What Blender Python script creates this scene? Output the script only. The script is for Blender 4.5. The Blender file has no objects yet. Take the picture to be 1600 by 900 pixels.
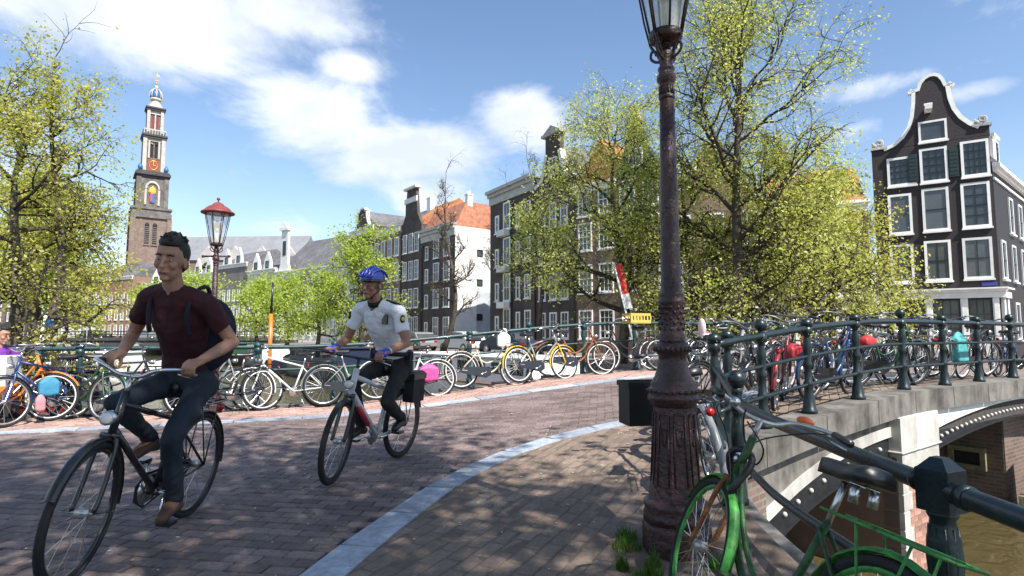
import bpy, math, random
import numpy as np
from mathutils import Vector, Matrix

S = bpy.context.scene
COL = S.collection
R = math.radians
PI = math.pi

# ------------------------------------------------------------------ camera
cam_d = bpy.data.cameras.new('camera')
cam_d.sensor_fit = 'HORIZONTAL'; cam_d.sensor_width = 36.0; cam_d.lens = 20.25
cam_d.clip_start = 0.05; cam_d.clip_end = 5000
cam = bpy.data.objects.new('camera', cam_d); COL.objects.link(cam)
cam.location = (0, 0, 1.22); cam.rotation_euler = (R(90 + 4.574), 0, 0)
S.camera = cam

# ------------------------------------------------------------------ sun and sky
SUN_AZ = (0.62, -0.785)          # horizontal direction towards the sun (right and behind the viewer)
SUN_EL = 50.0
sun_d = bpy.data.lights.new('sun', 'SUN'); sun_d.energy = 5.0; sun_d.angle = R(0.5); sun_d.color = (1.0, 0.95, 0.87)
sun = bpy.data.objects.new('sun', sun_d); COL.objects.link(sun)
_sd = Vector((SUN_AZ[0]*math.cos(R(SUN_EL)), SUN_AZ[1]*math.cos(R(SUN_EL)), math.sin(R(SUN_EL)))).normalized()
sun.rotation_euler = _sd.to_track_quat('Z', 'Y').to_euler()
sun.location = (30, -20, 40)

W = bpy.data.worlds.new('World'); S.world = W; W.use_nodes = True
def build_world():
    nt = W.node_tree; N = nt.nodes; L = nt.links
    N.clear()
    out = N.new('ShaderNodeOutputWorld'); bg = N.new('ShaderNodeBackground')
    bg.inputs['Strength'].default_value = 0.12
    sky = N.new('ShaderNodeTexSky'); sky.sky_type = 'NISHITA'; sky.sun_disc = False
    sky.sun_elevation = R(SUN_EL); sky.sun_rotation = math.atan2(SUN_AZ[0], SUN_AZ[1])
    sky.air_density = 1.0; sky.dust_density = 0.35; sky.ozone_density = 2.2
    hsv = N.new('ShaderNodeHueSaturation'); hsv.inputs['Saturation'].default_value = 1.02; hsv.inputs['Value'].default_value = 1.0
    L.new(sky.outputs[0], hsv.inputs['Color'])
    tc = N.new('ShaderNodeTexCoord')
    sep = N.new('ShaderNodeSeparateXYZ'); L.new(tc.outputs['Generated'], sep.inputs[0])
    def M(op, a, b=None, c=None):
        n = N.new('ShaderNodeMath'); n.operation = op
        for i, q in enumerate((a, b, c)):
            if q is None: continue
            if isinstance(q, (int, float)): n.inputs[i].default_value = q
            else: L.new(q, n.inputs[i])
        return n.outputs[0]
    az = M('ARCTAN2', sep.outputs[0], sep.outputs[1])
    el = M('ARCSINE', sep.outputs[2])
    comb = N.new('ShaderNodeCombineXYZ')
    L.new(M('MULTIPLY', az, 1.0), comb.inputs[0]); L.new(M('MULTIPLY', el, 1.75), comb.inputs[1])
    def noise(scale, detail, rough, off=0.0, dist=0.0):
        n = N.new('ShaderNodeTexNoise'); n.noise_dimensions = '3D'
        n.inputs['Scale'].default_value = scale; n.inputs['Detail'].default_value = detail
        n.inputs['Roughness'].default_value = rough; n.inputs['Distortion'].default_value = dist
        v = N.new('ShaderNodeVectorMath'); v.operation = 'ADD'; v.inputs[1].default_value = (off, off*0.7, off*1.3)
        L.new(comb.outputs[0], v.inputs[0]); L.new(v.outputs[0], n.inputs['Vector'])
        return n.outputs[0]
    n1 = noise(4.2, 7, 0.62, 3.1, 0.35)
    n2 = noise(13.0, 5, 0.6, 9.7)
    # cloud banks: (azimuth, elevation, half width, half height, weight) in degrees
    banks = [(-34, 26.0, 12, 4.6, 1.1), (-46, 28, 13, 5.5, 1.0), (-24, 28.5, 7, 3.0, .9), (-16.5, 24.5, 3.5, 1.6, .7), (-20.0, 20.3, 7.0, 3.2, 1.1),
             (-10.5, 17.6, 8.2, 3.3, 1.12), (1.5, 21.0, 4.8, 3.0, 1.0), (-8.5, 14.0, 5.5, 3.0, .8), (-16, 15.2, 3.5, 1.5, .6), (34, 20.4, 6.5, 1.3, .75),
             (39.5, 18.6, 4.0, .9, .6), (31, 17.0, 5, 1.4, .5), (-24, 9.5, 5, 1.6, .55), (-41, 14, 5, 4, .7), (-3, 9, 9, 3.0, .6), (70, 28, 20, 7, .9), (-95, 25, 25, 8, .9),
             (130, 30, 25, 9, 1.0), (180, 22, 22, 8, .9), (-140, 33, 22, 8, .9)]
    tot = None
    for (a, e, wa, we, k) in banks:
        da = M('DIVIDE', M('SUBTRACT', az, R(a)), R(wa)); de = M('DIVIDE', M('SUBTRACT', el, R(e)), R(we))
        d2 = M('ADD', M('MULTIPLY', da, da), M('MULTIPLY', de, de))
        g = M('MULTIPLY', M('EXPONENT', M('MULTIPLY', d2, -0.85)), k)
        tot = g if tot is None else M('MAXIMUM', tot, g)
    field = M('ADD', M('ADD', M('MULTIPLY', tot, 0.62), M('MULTIPLY', M('SUBTRACT', n1, 0.5), 1.05)), M('MULTIPLY', M('SUBTRACT', n2, 0.5), 0.30))
    mr = N.new('ShaderNodeMapRange'); mr.interpolation_type = 'SMOOTHSTEP'
    mr.inputs['From Min'].default_value = 0.10; mr.inputs['From Max'].default_value = 0.53
    L.new(field, mr.inputs['Value'])
    # thin veil near the horizon
    veil = M('MULTIPLY', M('EXPONENT', M('MULTIPLY', M('ABSOLUTE', el), -8.0)), 0.45)
    mask = M('MAXIMUM', M('MULTIPLY', mr.outputs[0], 0.93), veil)
    # cloud brightness: white tops, greyer thick parts
    ramp = N.new('ShaderNodeMapRange'); ramp.inputs['From Min'].default_value = 0.35; ramp.inputs['From Max'].default_value = 0.75
    ramp.inputs['To Min'].default_value = 0.0; ramp.inputs['To Max'].default_value = 1.0
    L.new(noise(5.0, 4, 0.55, 17.0), ramp.inputs['Value'])
    cc = N.new('ShaderNodeMix'); cc.data_type = 'RGBA'
    cc.inputs[6].default_value = (4.2, 4.6, 5.4, 1); cc.inputs[7].default_value = (6.5, 6.55, 6.6, 1)
    L.new(ramp.outputs[0], cc.inputs[0])
    mx = N.new('ShaderNodeMix'); mx.data_type = 'RGBA'
    L.new(mask, mx.inputs[0]); L.new(hsv.outputs[0], mx.inputs[6]); L.new(cc.outputs[2], mx.inputs[7])
    L.new(mx.outputs[2], bg.inputs['Color']); L.new(bg.outputs[0], out.inputs[0])
build_world()

S.view_settings.view_transform = 'Standard'; S.view_settings.look = 'None'
S.view_settings.gamma = 1.0; S.view_settings.use_curve_mapping = False
S.view_settings.exposure = 0.80
S.render.engine = 'CYCLES'
S.cycles.use_denoising = True
S.cycles.max_bounces = 6; S.cycles.transparent_max_bounces = 12

# ------------------------------------------------------------------ helpers
class MB:
    """collects shapes and links them as one mesh object"""
    def __init__(s): s.v = []; s.f = []; s.sm = []
    def add(s, vs, fs, smooth=False, M=None):
        o = len(s.v)
        if M is not None: vs = [M @ Vector(q) for q in vs]
        s.v += [(q[0], q[1], q[2]) for q in vs]
        s.f += [tuple(i + o for i in f) for f in fs]; s.sm += [smooth]*len(fs)
        return s
    def box(s, x0, x1, y0, y1, z0, z1, M=None):
        v = [(x0,y0,z0),(x1,y0,z0),(x1,y1,z0),(x0,y1,z0),(x0,y0,z1),(x1,y0,z1),(x1,y1,z1),(x0,y1,z1)]
        return s.add(v, [(0,3,2,1),(4,5,6,7),(0,1,5,4),(1,2,6,5),(2,3,7,6),(3,0,4,7)], False, M)
    def cbox(s, x0, x1, y0, y1, z0, z1, c=.01, M=None):
        """box with chamfered top edge"""
        v = [(x0,y0,z0),(x1,y0,z0),(x1,y1,z0),(x0,y1,z0),(x0,y0,z1-c),(x1,y0,z1-c),(x1,y1,z1-c),(x0,y1,z1-c),
             (x0+c,y0+c,z1),(x1-c,y0+c,z1),(x1-c,y1-c,z1),(x0+c,y1-c,z1)]
        f = [(0,3,2,1),(8,9,10,11)]
        for i in range(4):
            j = (i+1) % 4
            f += [(i, j, j+4, i+4), (i+4, j+4, j+8, i+8)]
        return s.add(v, f, False, M)
    def tube(s, path, r, n=8, cap=True, closed=False, smooth=True, M=None, sq=1.0):
        P = [Vector(q) for q in path]; k = len(P)
        rr = r if isinstance(r, (list, tuple)) else [r]*k
        vs = []; up = None
        for i in range(k):
            if closed: t = (P[(i+1) % k] - P[i-1])
            else: t = P[min(i+1, k-1)] - P[max(i-1, 0)]
            if t.length < 1e-9: t = Vector((0,0,1))
            t.normalize()
            if up is None:
                a = Vector((0,0,1)) if abs(t.z) < .9 else Vector((1,0,0))
                up = (a - t*a.dot(t)).normalized()
            else:
                u = up - t*up.dot(t)
                if u.length > 1e-6: up = u.normalized()
            b = t.cross(up)
            for j in range(n):
                a = 2*PI*j/n
                vs.append(P[i] + up*(math.cos(a)*rr[i]*sq) + b*(math.sin(a)*rr[i]))
        fs = []
        m = k if closed else k-1
        for i in range(m):
            o = i*n; o2 = ((i+1) % k)*n
            for j in range(n):
                fs.append((o+j, o+(j+1) % n, o2+(j+1) % n, o2+j))
        if cap and not closed:
            fs.append(tuple(range(n-1, -1, -1))); fs.append(tuple((k-1)*n+j for j in range(n)))
        return s.add(vs, fs, smooth, M)
    def lathe(s, prof, n=16, M=None, smooth=True, cap=True):
        vs = []
        for (r, z) in prof:
            for j in range(n):
                a = 2*PI*j/n; vs.append((r*math.cos(a), r*math.sin(a), z))
        fs = []
        for i in range(len(prof)-1):
            for j in range(n):
                fs.append((i*n+j, i*n+(j+1) % n, (i+1)*n+(j+1) % n, (i+1)*n+j))
        if cap:
            fs.append(tuple(range(n-1, -1, -1))); fs.append(tuple((len(prof)-1)*n+j for j in range(n)))
        return s.add(vs, fs, smooth, M)
    def ball(s, c, r, n=12, m=8, M=None):
        if isinstance(r, (int, float)): r = (r, r, r)
        vs = [(c[0], c[1], c[2]-r[2])]
        for i in range(1, m):
            a = PI*i/m - PI/2
            for j in range(n):
                b = 2*PI*j/n
                vs.append((c[0]+r[0]*math.cos(a)*math.cos(b), c[1]+r[1]*math.cos(a)*math.sin(b), c[2]+r[2]*math.sin(a)))
        vs.append((c[0], c[1], c[2]+r[2])); fs = []
        for j in range(n):
            fs.append((0, 1+(j+1) % n, 1+j))
            fs.append((len(vs)-1, 1+(m-2)*n+j, 1+(m-2)*n+(j+1) % n))
        for i in range(m-2):
            for j in range(n):
                fs.append((1+i*n+j, 1+i*n+(j+1) % n, 1+(i+1)*n+(j+1) % n, 1+(i+1)*n+j))
        return s.add(vs, fs, True, M)
    def prism(s, poly, h0, h1, M=None, smooth=False):
        """2D polygon (counter clockwise) extruded along local z"""
        n = len(poly)
        vs = [(p[0], p[1], h0) for p in poly] + [(p[0], p[1], h1) for p in poly]
        fs = [tuple(range(n-1, -1, -1)), tuple(range(n, 2*n))]
        s.add(vs, fs, False, M)
        return s.add(vs, [(i, (i+1) % n, n+(i+1) % n, n+i) for i in range(n)], smooth, M)
    def mesh(s, name):
        me = bpy.data.meshes.new(name); me.from_pydata(s.v, [], s.f)
        if any(s.sm): me.polygons.foreach_set('use_smooth', s.sm)
        me.update(); return me
    def build(s, name, mat=None, parent=None, loc=None, rot=None):
        me = s.mesh(name)
        if mat is not None: me.materials.append(mat)
        return obj(name, me, parent, loc, rot)

def obj(name, me, parent=None, loc=None, rot=None):
    o = bpy.data.objects.new(name, me); COL.objects.link(o)
    if parent is not None: o.parent = parent
    if loc is not None: o.location = loc
    if rot is not None: o.rotation_euler = rot
    return o
def tag(o, label, cat, group=None):
    o['label'] = label; o['category'] = cat
    if group: o['group'] = group
    return o
def thing(name, label, cat, loc=(0,0,0), rotz=0, group=None, rot=None):
    o = obj(name, None, None, loc, rot if rot else (0,0,rotz))
    o.empty_display_size = .2
    return tag(o, label, cat, group)
def struct(o): o['kind'] = 'structure'; return o
def stuff(o): o['kind'] = 'stuff'; return o
CH = {}
def kids(o): return [c for c in bpy.data.objects if c.parent == o]
def copy_tree(o, kmap, parent=None):
    c = o.copy(); COL.objects.link(c)
    if parent is not None: c.parent = parent
    for ch in kmap.get(o.name, ()): copy_tree(ch, kmap, c)
    return c
def child_map():
    k = {}
    for o in bpy.data.objects:
        if o.parent: k.setdefault(o.parent.name, []).append(o)
    return k
def spline(pts, per=8, closed=False):
    P = [Vector(p) for p in pts]; out = []; n = len(P)
    for i in range(n-1):
        p0 = P[max(i-1,0)]; p1 = P[i]; p2 = P[i+1]; p3 = P[min(i+2,n-1)]
        for k in range(per):
            t = k/per
            out.append(.5*((2*p1)+(p2-p0)*t+(2*p0-5*p1+4*p2-p3)*t*t+(3*p1-p0-3*p2+p3)*t*t*t))
    out.append(P[-1]); return out
def resample(pts, step):
    out = [pts[0].copy()]; acc = 0.0
    for a, b in zip(pts[:-1], pts[1:]):
        L = (b-a).length
        if L < 1e-9: continue
        t = step-acc
        while t <= L:
            out.append(a+(b-a)*(t/L)); t += step
        acc = L-(t-step)
    return out
def frame_x(p, d):
    """matrix with local x along d, z up"""
    d = Vector(d).normalized(); y = Vector((0,0,1)).cross(d)
    if y.length < 1e-6: y = Vector((0,1,0))
    y.normalize(); z = d.cross(y)
    return Matrix(((d.x,y.x,z.x,p[0]),(d.y,y.y,z.y,p[1]),(d.z,y.z,z.z,p[2]),(0,0,0,1)))

# ------------------------------------------------------------------ materials
MATS = {}
def mat(name, col, rough=.6, metal=0.0, var=.12, scale=6.0, bump=0.0, bscale=40.0, col2=None, spec=.5, objvar=0.0, isl=0.0, coat=0.0, detail=6, patch=0.0):
    if name in MATS: return MATS[name]
    m = bpy.data.materials.new(name); m.use_nodes = True; MATS[name] = m
    nt = m.node_tree; N = nt.nodes; L = nt.links; b = N['Principled BSDF']
    b.inputs['Roughness'].default_value = rough; b.inputs['Metallic'].default_value = metal
    b.inputs['Specular IOR Level'].default_value = spec; b.inputs['Coat Weight'].default_value = coat
    tc = N.new('ShaderNodeTexCoord'); nz = N.new('ShaderNodeTexNoise')
    nz.inputs['Scale'].default_value = scale; nz.inputs['Detail'].default_value = detail; nz.inputs['Roughness'].default_value = .65
    L.new(tc.outputs['Object'], nz.inputs['Vector'])
    mr = N.new('ShaderNodeMapRange'); mr.inputs['From Min'].default_value = .3; mr.inputs['From Max'].default_value = .7
    L.new(nz.outputs[0], mr.inputs['Value'])
    mx = N.new('ShaderNodeMix'); mx.data_type = 'RGBA'
    a = tuple(c*(1-var) for c in col)+(1,); z = tuple(min(1, c*(1+var)) for c in (col2 or col))+(1,)
    mx.inputs[6].default_value = a; mx.inputs[7].default_value = z
    L.new(mr.outputs[0], mx.inputs[0]); c = mx.outputs[2]
    def vary(c, src, amt):
        mr2 = N.new('ShaderNodeMapRange'); mr2.inputs['To Min'].default_value = 1-amt; mr2.inputs['To Max'].default_value = 1+amt
        L.new(src, mr2.inputs['Value'])
        h = N.new('ShaderNodeHueSaturation'); L.new(mr2.outputs[0], h.inputs['Value']); L.new(c, h.inputs['Color'])
        return h.outputs[0]
    if objvar: oi = N.new('ShaderNodeObjectInfo'); c = vary(c, oi.outputs['Random'], objvar)
    if isl: ge = N.new('ShaderNodeNewGeometry'); c = vary(c, ge.outputs['Random Per Island'], isl)
    if patch:
        gp = N.new('ShaderNodeNewGeometry'); np_ = N.new('ShaderNodeTexNoise'); np_.inputs['Scale'].default_value = 1.1; np_.inputs['Detail'].default_value = 6; np_.inputs['Roughness'].default_value = .7
        L.new(gp.outputs['Position'], np_.inputs['Vector']); mp_ = N.new('ShaderNodeMapRange'); mp_.inputs['From Min'].default_value = .3; mp_.inputs['From Max'].default_value = .7
        L.new(np_.outputs[0], mp_.inputs['Value']); c = vary(c, mp_.outputs[0], patch)
    L.new(c, b.inputs['Base Color'])
    mr3 = N.new('ShaderNodeMapRange'); mr3.inputs['To Min'].default_value = max(0, rough-.1); mr3.inputs['To Max'].default_value = min(1, rough+.1)
    L.new(nz.outputs[0], mr3.inputs['Value']); L.new(mr3.outputs[0], b.inputs['Roughness'])
    if bump:
        nb = N.new('ShaderNodeTexNoise'); nb.inputs['Scale'].default_value = bscale; nb.inputs['Detail'].default_value = 5
        L.new(tc.outputs['Object'], nb.inputs['Vector'])
        bp = N.new('ShaderNodeBump'); bp.inputs['Strength'].default_value = bump; bp.inputs['Distance'].default_value = .02
        L.new(nb.outputs[0], bp.inputs['Height']); L.new(bp.outputs[0], b.inputs['Normal'])
    return m
def brickmat(name, c1, c2, mortar, bw=.21, bh=.065, rough=.85, stain=.35, msize=.012):
    if name in MATS: return MATS[name]
    m = bpy.data.materials.new(name); m.use_nodes = True; MATS[name] = m
    nt = m.node_tree; N = nt.nodes; L = nt.links; b = N['Principled BSDF']; b.inputs['Roughness'].default_value = rough
    tc = N.new('ShaderNodeTexCoord'); sp = N.new('ShaderNodeSeparateXYZ'); L.new(tc.outputs['Object'], sp.inputs[0])
    ad = N.new('ShaderNodeMath'); ad.operation = 'ADD'; L.new(sp.outputs[0], ad.inputs[0]); L.new(sp.outputs[1], ad.inputs[1])
    cb = N.new('ShaderNodeCombineXYZ'); L.new(ad.outputs[0], cb.inputs[0]); L.new(sp.outputs[2], cb.inputs[1])
    br = N.new('ShaderNodeTexBrick'); br.inputs['Scale'].default_value = 1.0
    br.inputs['Brick Width'].default_value = bw; br.inputs['Row Height'].default_value = bh; br.inputs['Mortar Size'].default_value = msize
    br.inputs['Color1'].default_value = c1+(1,); br.inputs['Color2'].default_value = c2+(1,); br.inputs['Mortar'].default_value = mortar+(1,)
    L.new(cb.outputs[0], br.inputs['Vector'])
    nz = N.new('ShaderNodeTexNoise'); nz.inputs['Scale'].default_value = .5; nz.inputs['Detail'].default_value = 7; nz.inputs['Roughness'].default_value = .7
    L.new(tc.outputs['Object'], nz.inputs['Vector'])
    mr = N.new('ShaderNodeMapRange'); mr.inputs['From Min'].default_value = .3; mr.inputs['From Max'].default_value = .7
    mr.inputs['To Min'].default_value = 1-stain; mr.inputs['To Max'].default_value = 1+stain*.6
    L.new(nz.outputs[0], mr.inputs['Value'])
    h = N.new('ShaderNodeHueSaturation'); L.new(mr.outputs[0], h.inputs['Value']); L.new(br.outputs[0], h.inputs['Color'])
    L.new(h.outputs[0], b.inputs['Base Color'])
    bp = N.new('ShaderNodeBump'); bp.inputs['Strength'].default_value = .4; bp.inputs['Distance'].default_value = .01
    L.new(br.outputs['Fac'], bp.inputs['Height']); bp.invert = True; L.new(bp.outputs[0], b.inputs['Normal'])
    return m
def streakmat(name, c1, c2, rough=.85):
    """stone with rain streaks and patchy grime"""
    m = bpy.data.materials.new(name); m.use_nodes = True; MATS[name] = m; nt = m.node_tree; N = nt.nodes; L = nt.links; b = N['Principled BSDF']; b.inputs['Roughness'].default_value = rough
    tc = N.new('ShaderNodeTexCoord'); f = None
    for (sc, det, wt) in (((4.5,4.5,.9),7,.45),((2.2,2.2,2.2),7,.55)):
        mp = N.new('ShaderNodeMapping'); mp.inputs['Scale'].default_value = sc; L.new(tc.outputs['Object'], mp.inputs[0])
        nz = N.new('ShaderNodeTexNoise'); nz.inputs['Scale'].default_value = 1.0; nz.inputs['Detail'].default_value = det; nz.inputs['Roughness'].default_value = .68; L.new(mp.outputs[0], nz.inputs['Vector'])
        q = N.new('ShaderNodeMath'); q.operation = 'MULTIPLY'; q.inputs[1].default_value = wt; L.new(nz.outputs[0], q.inputs[0])
        if f is None: f = q.outputs[0]
        else: a = N.new('ShaderNodeMath'); L.new(f, a.inputs[0]); L.new(q.outputs[0], a.inputs[1]); f = a.outputs[0]
    r = N.new('ShaderNodeValToRGB'); e = r.color_ramp.elements; e[0].position = .38; e[0].color = c1+(1,); e[1].position = .62; e[1].color = c2+(1,)
    L.new(f, r.inputs[0]); oi = N.new('ShaderNodeObjectInfo'); h = N.new('ShaderNodeHueSaturation'); mr = N.new('ShaderNodeMapRange'); mr.inputs['To Min'].default_value = .8; mr.inputs['To Max'].default_value = 1.15
    L.new(oi.outputs['Random'], mr.inputs['Value']); L.new(mr.outputs[0], h.inputs['Value']); L.new(r.outputs[0], h.inputs['Color']); L.new(h.outputs[0], b.inputs['Base Color'])
    bp = N.new('ShaderNodeBump'); bp.inputs['Strength'].default_value = .5; bp.inputs['Distance'].default_value = .02; L.new(f, bp.inputs['Height']); L.new(bp.outputs[0], b.inputs['Normal'])
    return m
def leafmat(name, col, col2):
    m = bpy.data.materials.new(name); m.use_nodes = True; nt = m.node_tree; N = nt.nodes; L = nt.links
    b = N['Principled BSDF']; b.inputs['Roughness'].default_value = .5; b.inputs['Specular IOR Level'].default_value = .3
    ge = N.new('ShaderNodeNewGeometry'); mx = N.new('ShaderNodeMix'); mx.data_type = 'RGBA'
    mx.inputs[6].default_value = col+(1,); mx.inputs[7].default_value = col2+(1,)
    L.new(ge.outputs['Random Per Island'], mx.inputs[0]); L.new(mx.outputs[2], b.inputs['Base Color'])
    tr = N.new('ShaderNodeBsdfTranslucent'); h = N.new('ShaderNodeHueSaturation'); h.inputs['Value'].default_value = 1.5; h.inputs['Saturation'].default_value = 1.1
    L.new(mx.outputs[2], h.inputs['Color']); L.new(h.outputs[0], tr.inputs['Color'])
    ms = N.new('ShaderNodeMixShader'); ms.inputs[0].default_value = .5
    L.new(b.outputs[0], ms.inputs[1]); L.new(tr.outputs[0], ms.inputs[2]); L.new(ms.outputs[0], N['Material Output'].inputs[0])
    return m
def glassmat(name, tint, alpha=.4, rough=.05):
    m = bpy.data.materials.new(name); m.use_nodes = True; nt = m.node_tree; N = nt.nodes; L = nt.links
    b = N['Principled BSDF']; b.inputs['Base Color'].default_value = tint+(1,); b.inputs['Roughness'].default_value = rough
    t = N.new('ShaderNodeBsdfTransparent'); ms = N.new('ShaderNodeMixShader'); ms.inputs[0].default_value = alpha
    nz = N.new('ShaderNodeTexNoise'); nz.inputs['Scale'].default_value = 9; tc = N.new('ShaderNodeTexCoord'); L.new(tc.outputs['Object'], nz.inputs['Vector'])
    mr = N.new('ShaderNodeMapRange'); mr.inputs['To Min'].default_value = alpha-.2; mr.inputs['To Max'].default_value = min(1, alpha+.2)
    L.new(nz.outputs[0], mr.inputs['Value']); L.new(mr.outputs[0], ms.inputs[0])
    L.new(t.outputs[0], ms.inputs[1]); L.new(b.outputs[0], ms.inputs[2]); L.new(ms.outputs[0], N['Material Output'].inputs[0])
    return m
# ------------------------------------------------------------------ ground, water, paving
def sstep(a, b, x):
    t = min(1, max(0, (x-a)/(b-a))); return t*t*(3-2*t)
def gz(x, y):
    """height of the humped deck"""
    s = x*.906+y*.423
    return .46*sstep(.6, 7.8, s)*(1-sstep(11.5, 19, s))
WATER_Z = -1.7
# plan lines
def left_par(x): return 11.385+.394*x           # far parapet of the bridge
LP_DIR = Vector((1, .394, 0)).normalized(); LP_N = Vector((-LP_DIR.y, LP_DIR.x, 0))
RIGHT = spline([(1.42,-6,0),(1.42,1.0,0),(1.43,3.0,0),(1.55,4.2,0),(1.82,5.15,0),(2.47,5.72,0),(3.2,6.25,0),(4.1,6.87,0),(5.2,7.7,0),(6.2,8.32,0),(7.2,8.95,0),(8.4,9.72,0),(12.8,12.5,0)], 10)
STRIP_R = spline([(-1.1,-4,0),(-1.1,0,0),(-1.07,2,0),(-.97,2.98,0),(-.80,3.75,0),(-.51,4.78,0),(.02,5.75,0),(.75,6.42,0),(1.57,6.85,0),(3.2,7.9,0),(4.6,8.85,0),(7.5,10.6,0),(12,13.3,0)], 10)
def off_par(x, o):
    p = Vector((x, left_par(x), 0)) - LP_N*o; return p
def poly_x_at_y(poly, y):
    for a, b in zip(poly[:-1], poly[1:]):
        if (a.y-y)*(b.y-y) <= 0 and abs(b.y-a.y) > 1e-9:
            return a.x+(b.x-a.x)*(y-a.y)/(b.y-a.y)
    return poly[-1].x if y > poly[-1].y else poly[0].x

M_road = mat('road_brick', (.142,.107,.100), .75, var=.3, scale=30, col2=(.172,.128,.118), isl=.32, objvar=.0, bump=.25, bscale=60, patch=0.3)
M_road1 = mat('road_brick_single', (.142,.107,.100), .75, var=.3, scale=30, col2=(.172,.128,.118), objvar=.32, bump=.25, bscale=60, patch=0.3)
M_pave = mat('pavement_brick', (.185,.136,.102), .85, var=.2, scale=25, col2=(.205,.155,.122), isl=.2, bump=.3, bscale=60, patch=0.25)
M_pave1 = mat('pavement_brick_single', (.185,.136,.102), .85, var=.2, scale=25, col2=(.205,.155,.122), objvar=.14, bump=.3, bscale=60, patch=0.25)
M_pink = mat('pink_brick', (.33,.215,.18), .85, var=.2, scale=20, col2=(.38,.25,.21), isl=.2, bump=.3, bscale=50, patch=0.25)
M_joint = mat('joint_sand', (.055,.048,.043), .95, var=.4, scale=14, bump=.5, bscale=90)
M_joint2 = mat('trodden_sand', (.145,.108,.083), .95, var=.3, scale=14, bump=.4, bscale=90)
M_strip = mat('granite_strip', (.27,.31,.37), .7, var=.22, scale=18, col2=(.34,.38,.44), objvar=.2, bump=.3, bscale=120, patch=0.25)
M_stone = streakmat('coping_stone', (.050,.046,.041), (.235,.222,.20))
M_white_stone = streakmat('pale_stone', (.30,.285,.26), (.60,.585,.55))
M_land = brickmat('quay_paving', (.2,.15,.13), (.26,.2,.17), (.08,.07,.06), .2, .1)
M_quay = brickmat('quay_brick', (.16,.10,.08), (.22,.14,.11), (.2,.18,.16), .21, .065)

# water: one sheet to the horizon
def water_mat():
    m = bpy.data.materials.new('canal_water'); m.use_nodes = True; N = m.node_tree.nodes; L = m.node_tree.links; b = N['Principled BSDF']
    b.inputs['Base Color'].default_value = (.075,.06,.026,1); b.inputs['Roughness'].default_value = .09; b.inputs['IOR'].default_value = 1.33
    tc = N.new('ShaderNodeTexCoord')
    mp = N.new('ShaderNodeMapping'); mp.inputs['Scale'].default_value = (1.0, 1.0, 1); L.new(tc.outputs['Object'], mp.inputs[0])
    n1 = N.new('ShaderNodeTexNoise'); n1.inputs['Scale'].default_value = 3.2; n1.inputs['Detail'].default_value = 5; n1.inputs['Distortion'].default_value = .6
    L.new(mp.outputs[0], n1.inputs['Vector'])
    bp = N.new('ShaderNodeBump'); bp.inputs['Strength'].default_value = .55; bp.inputs['Distance'].default_value = .12
    L.new(n1.outputs[0], bp.inputs['Height']); L.new(bp.outputs[0], b.inputs['Normal'])
    return m
wm = MB(); wm.add([(-1500,-200,WATER_Z),(1500,-200,WATER_Z),(1500,3000,WATER_Z),(-1500,3000,WATER_Z)], [(0,1,2,3)])
struct(wm.build('canal_water', water_mat()))
bed = MB(); bed.add([(-1500,-200,WATER_Z-1.2),(1500,-200,WATER_Z-1.2),(1500,3000,WATER_Z-1.2),(-1500,3000,WATER_Z-1.2)], [(0,1,2,3)])
struct(bed.build('canal_bed', mat('mud', (.05,.042,.03), .95)))

def land(name, poly, z, m_top=M_land, m_side=M_quay, bottom=WATER_Z-1.0):
    b = MB(); n = len(poly)
    vs = [(p[0],p[1],z) for p in poly]+[(p[0],p[1],bottom) for p in poly]
    b.add(vs, [tuple(range(n))]); nf = len(b.f)
    b.add(vs, [(i, n+i, n+(i+1) % n, (i+1) % n) for i in range(n)])
    me = b.mesh(name); me.materials.append(m_top); me.materials.append(m_side)
    for i, p in enumerate(me.polygons): p.material_index = 0 if i < nf else 1
    return struct(obj(name, me))
# our bank (counter clockwise)
near_poly = [(-600,-60),(1.56,-60),(1.56,3.0),(1.68,4.1),(1.95,5.02),(2.3,5.35),(1.0,6.3),(-5.4,9.1),(-8.4,8.55),(-58,75),(-62,80),(-600,80)]
land('near_quay_ground', near_poly, -.075, M_joint)
# far land: everything beyond the second canal bridge, and the right bank
right_poly = [(600,-60),(600,2900),(-1400,2900),(-1400,95),(-76,95),(-37.7,78),(11.2,15.9),(14.2,11.6),(25,-2.4),(45,-60)]
land('far_quay_ground', right_poly, -.05)

# humped bridge deck: ruled sheet between the two parapets
def deck_edges():
    rows = []
    rr = resample(RIGHT, .3)
    rr = [p for p in rr if p.y > 4.6]
    n = len(rr)
    for i, p in enumerate(rr):
        t = i/(n-1); lx = -8.3+t*(12.6+8.3)
        q = Vector((lx, left_par(lx), 0)); rows.append((p+Vector((.05,-.06,0)), q+LP_N*.12))
    return rows
deck_rows = deck_edges()
dk = MB(); K = 8
for p, q in deck_rows:
    for k in range(K+1):
        a = p+(q-p)*(k/K); dk.v.append((a.x, a.y, gz(a.x, a.y)-.03))
nR = len(deck_rows)
for i in range(nR-1):
    for k in range(K): dk.f.append((i*(K+1)+k, (i+1)*(K+1)+k, (i+1)*(K+1)+k+1, i*(K+1)+k+1)); dk.sm.append(False)
o0 = len(dk.v)
for p, q in deck_rows:
    for k in (0, K):
        a = p if k == 0 else q
        dk.v.append((a.x, a.y, gz(a.x,a.y)-.55))
for i in range(nR-1):
    dk.f.append((o0+i*2, o0+i*2+1, o0+i*2+3, o0+i*2+2)); dk.sm.append(False)
    dk.f.append((i*(K+1), o0+i*2, o0+i*2+2, (i+1)*(K+1))); dk.sm.append(False)
    dk.f.append((i*(K+1)+K, (i+1)*(K+1)+K, o0+i*2+3, o0+i*2+1)); dk.sm.append(False)
deck = struct(dk.build('bridge_deck', M_joint))

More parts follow.
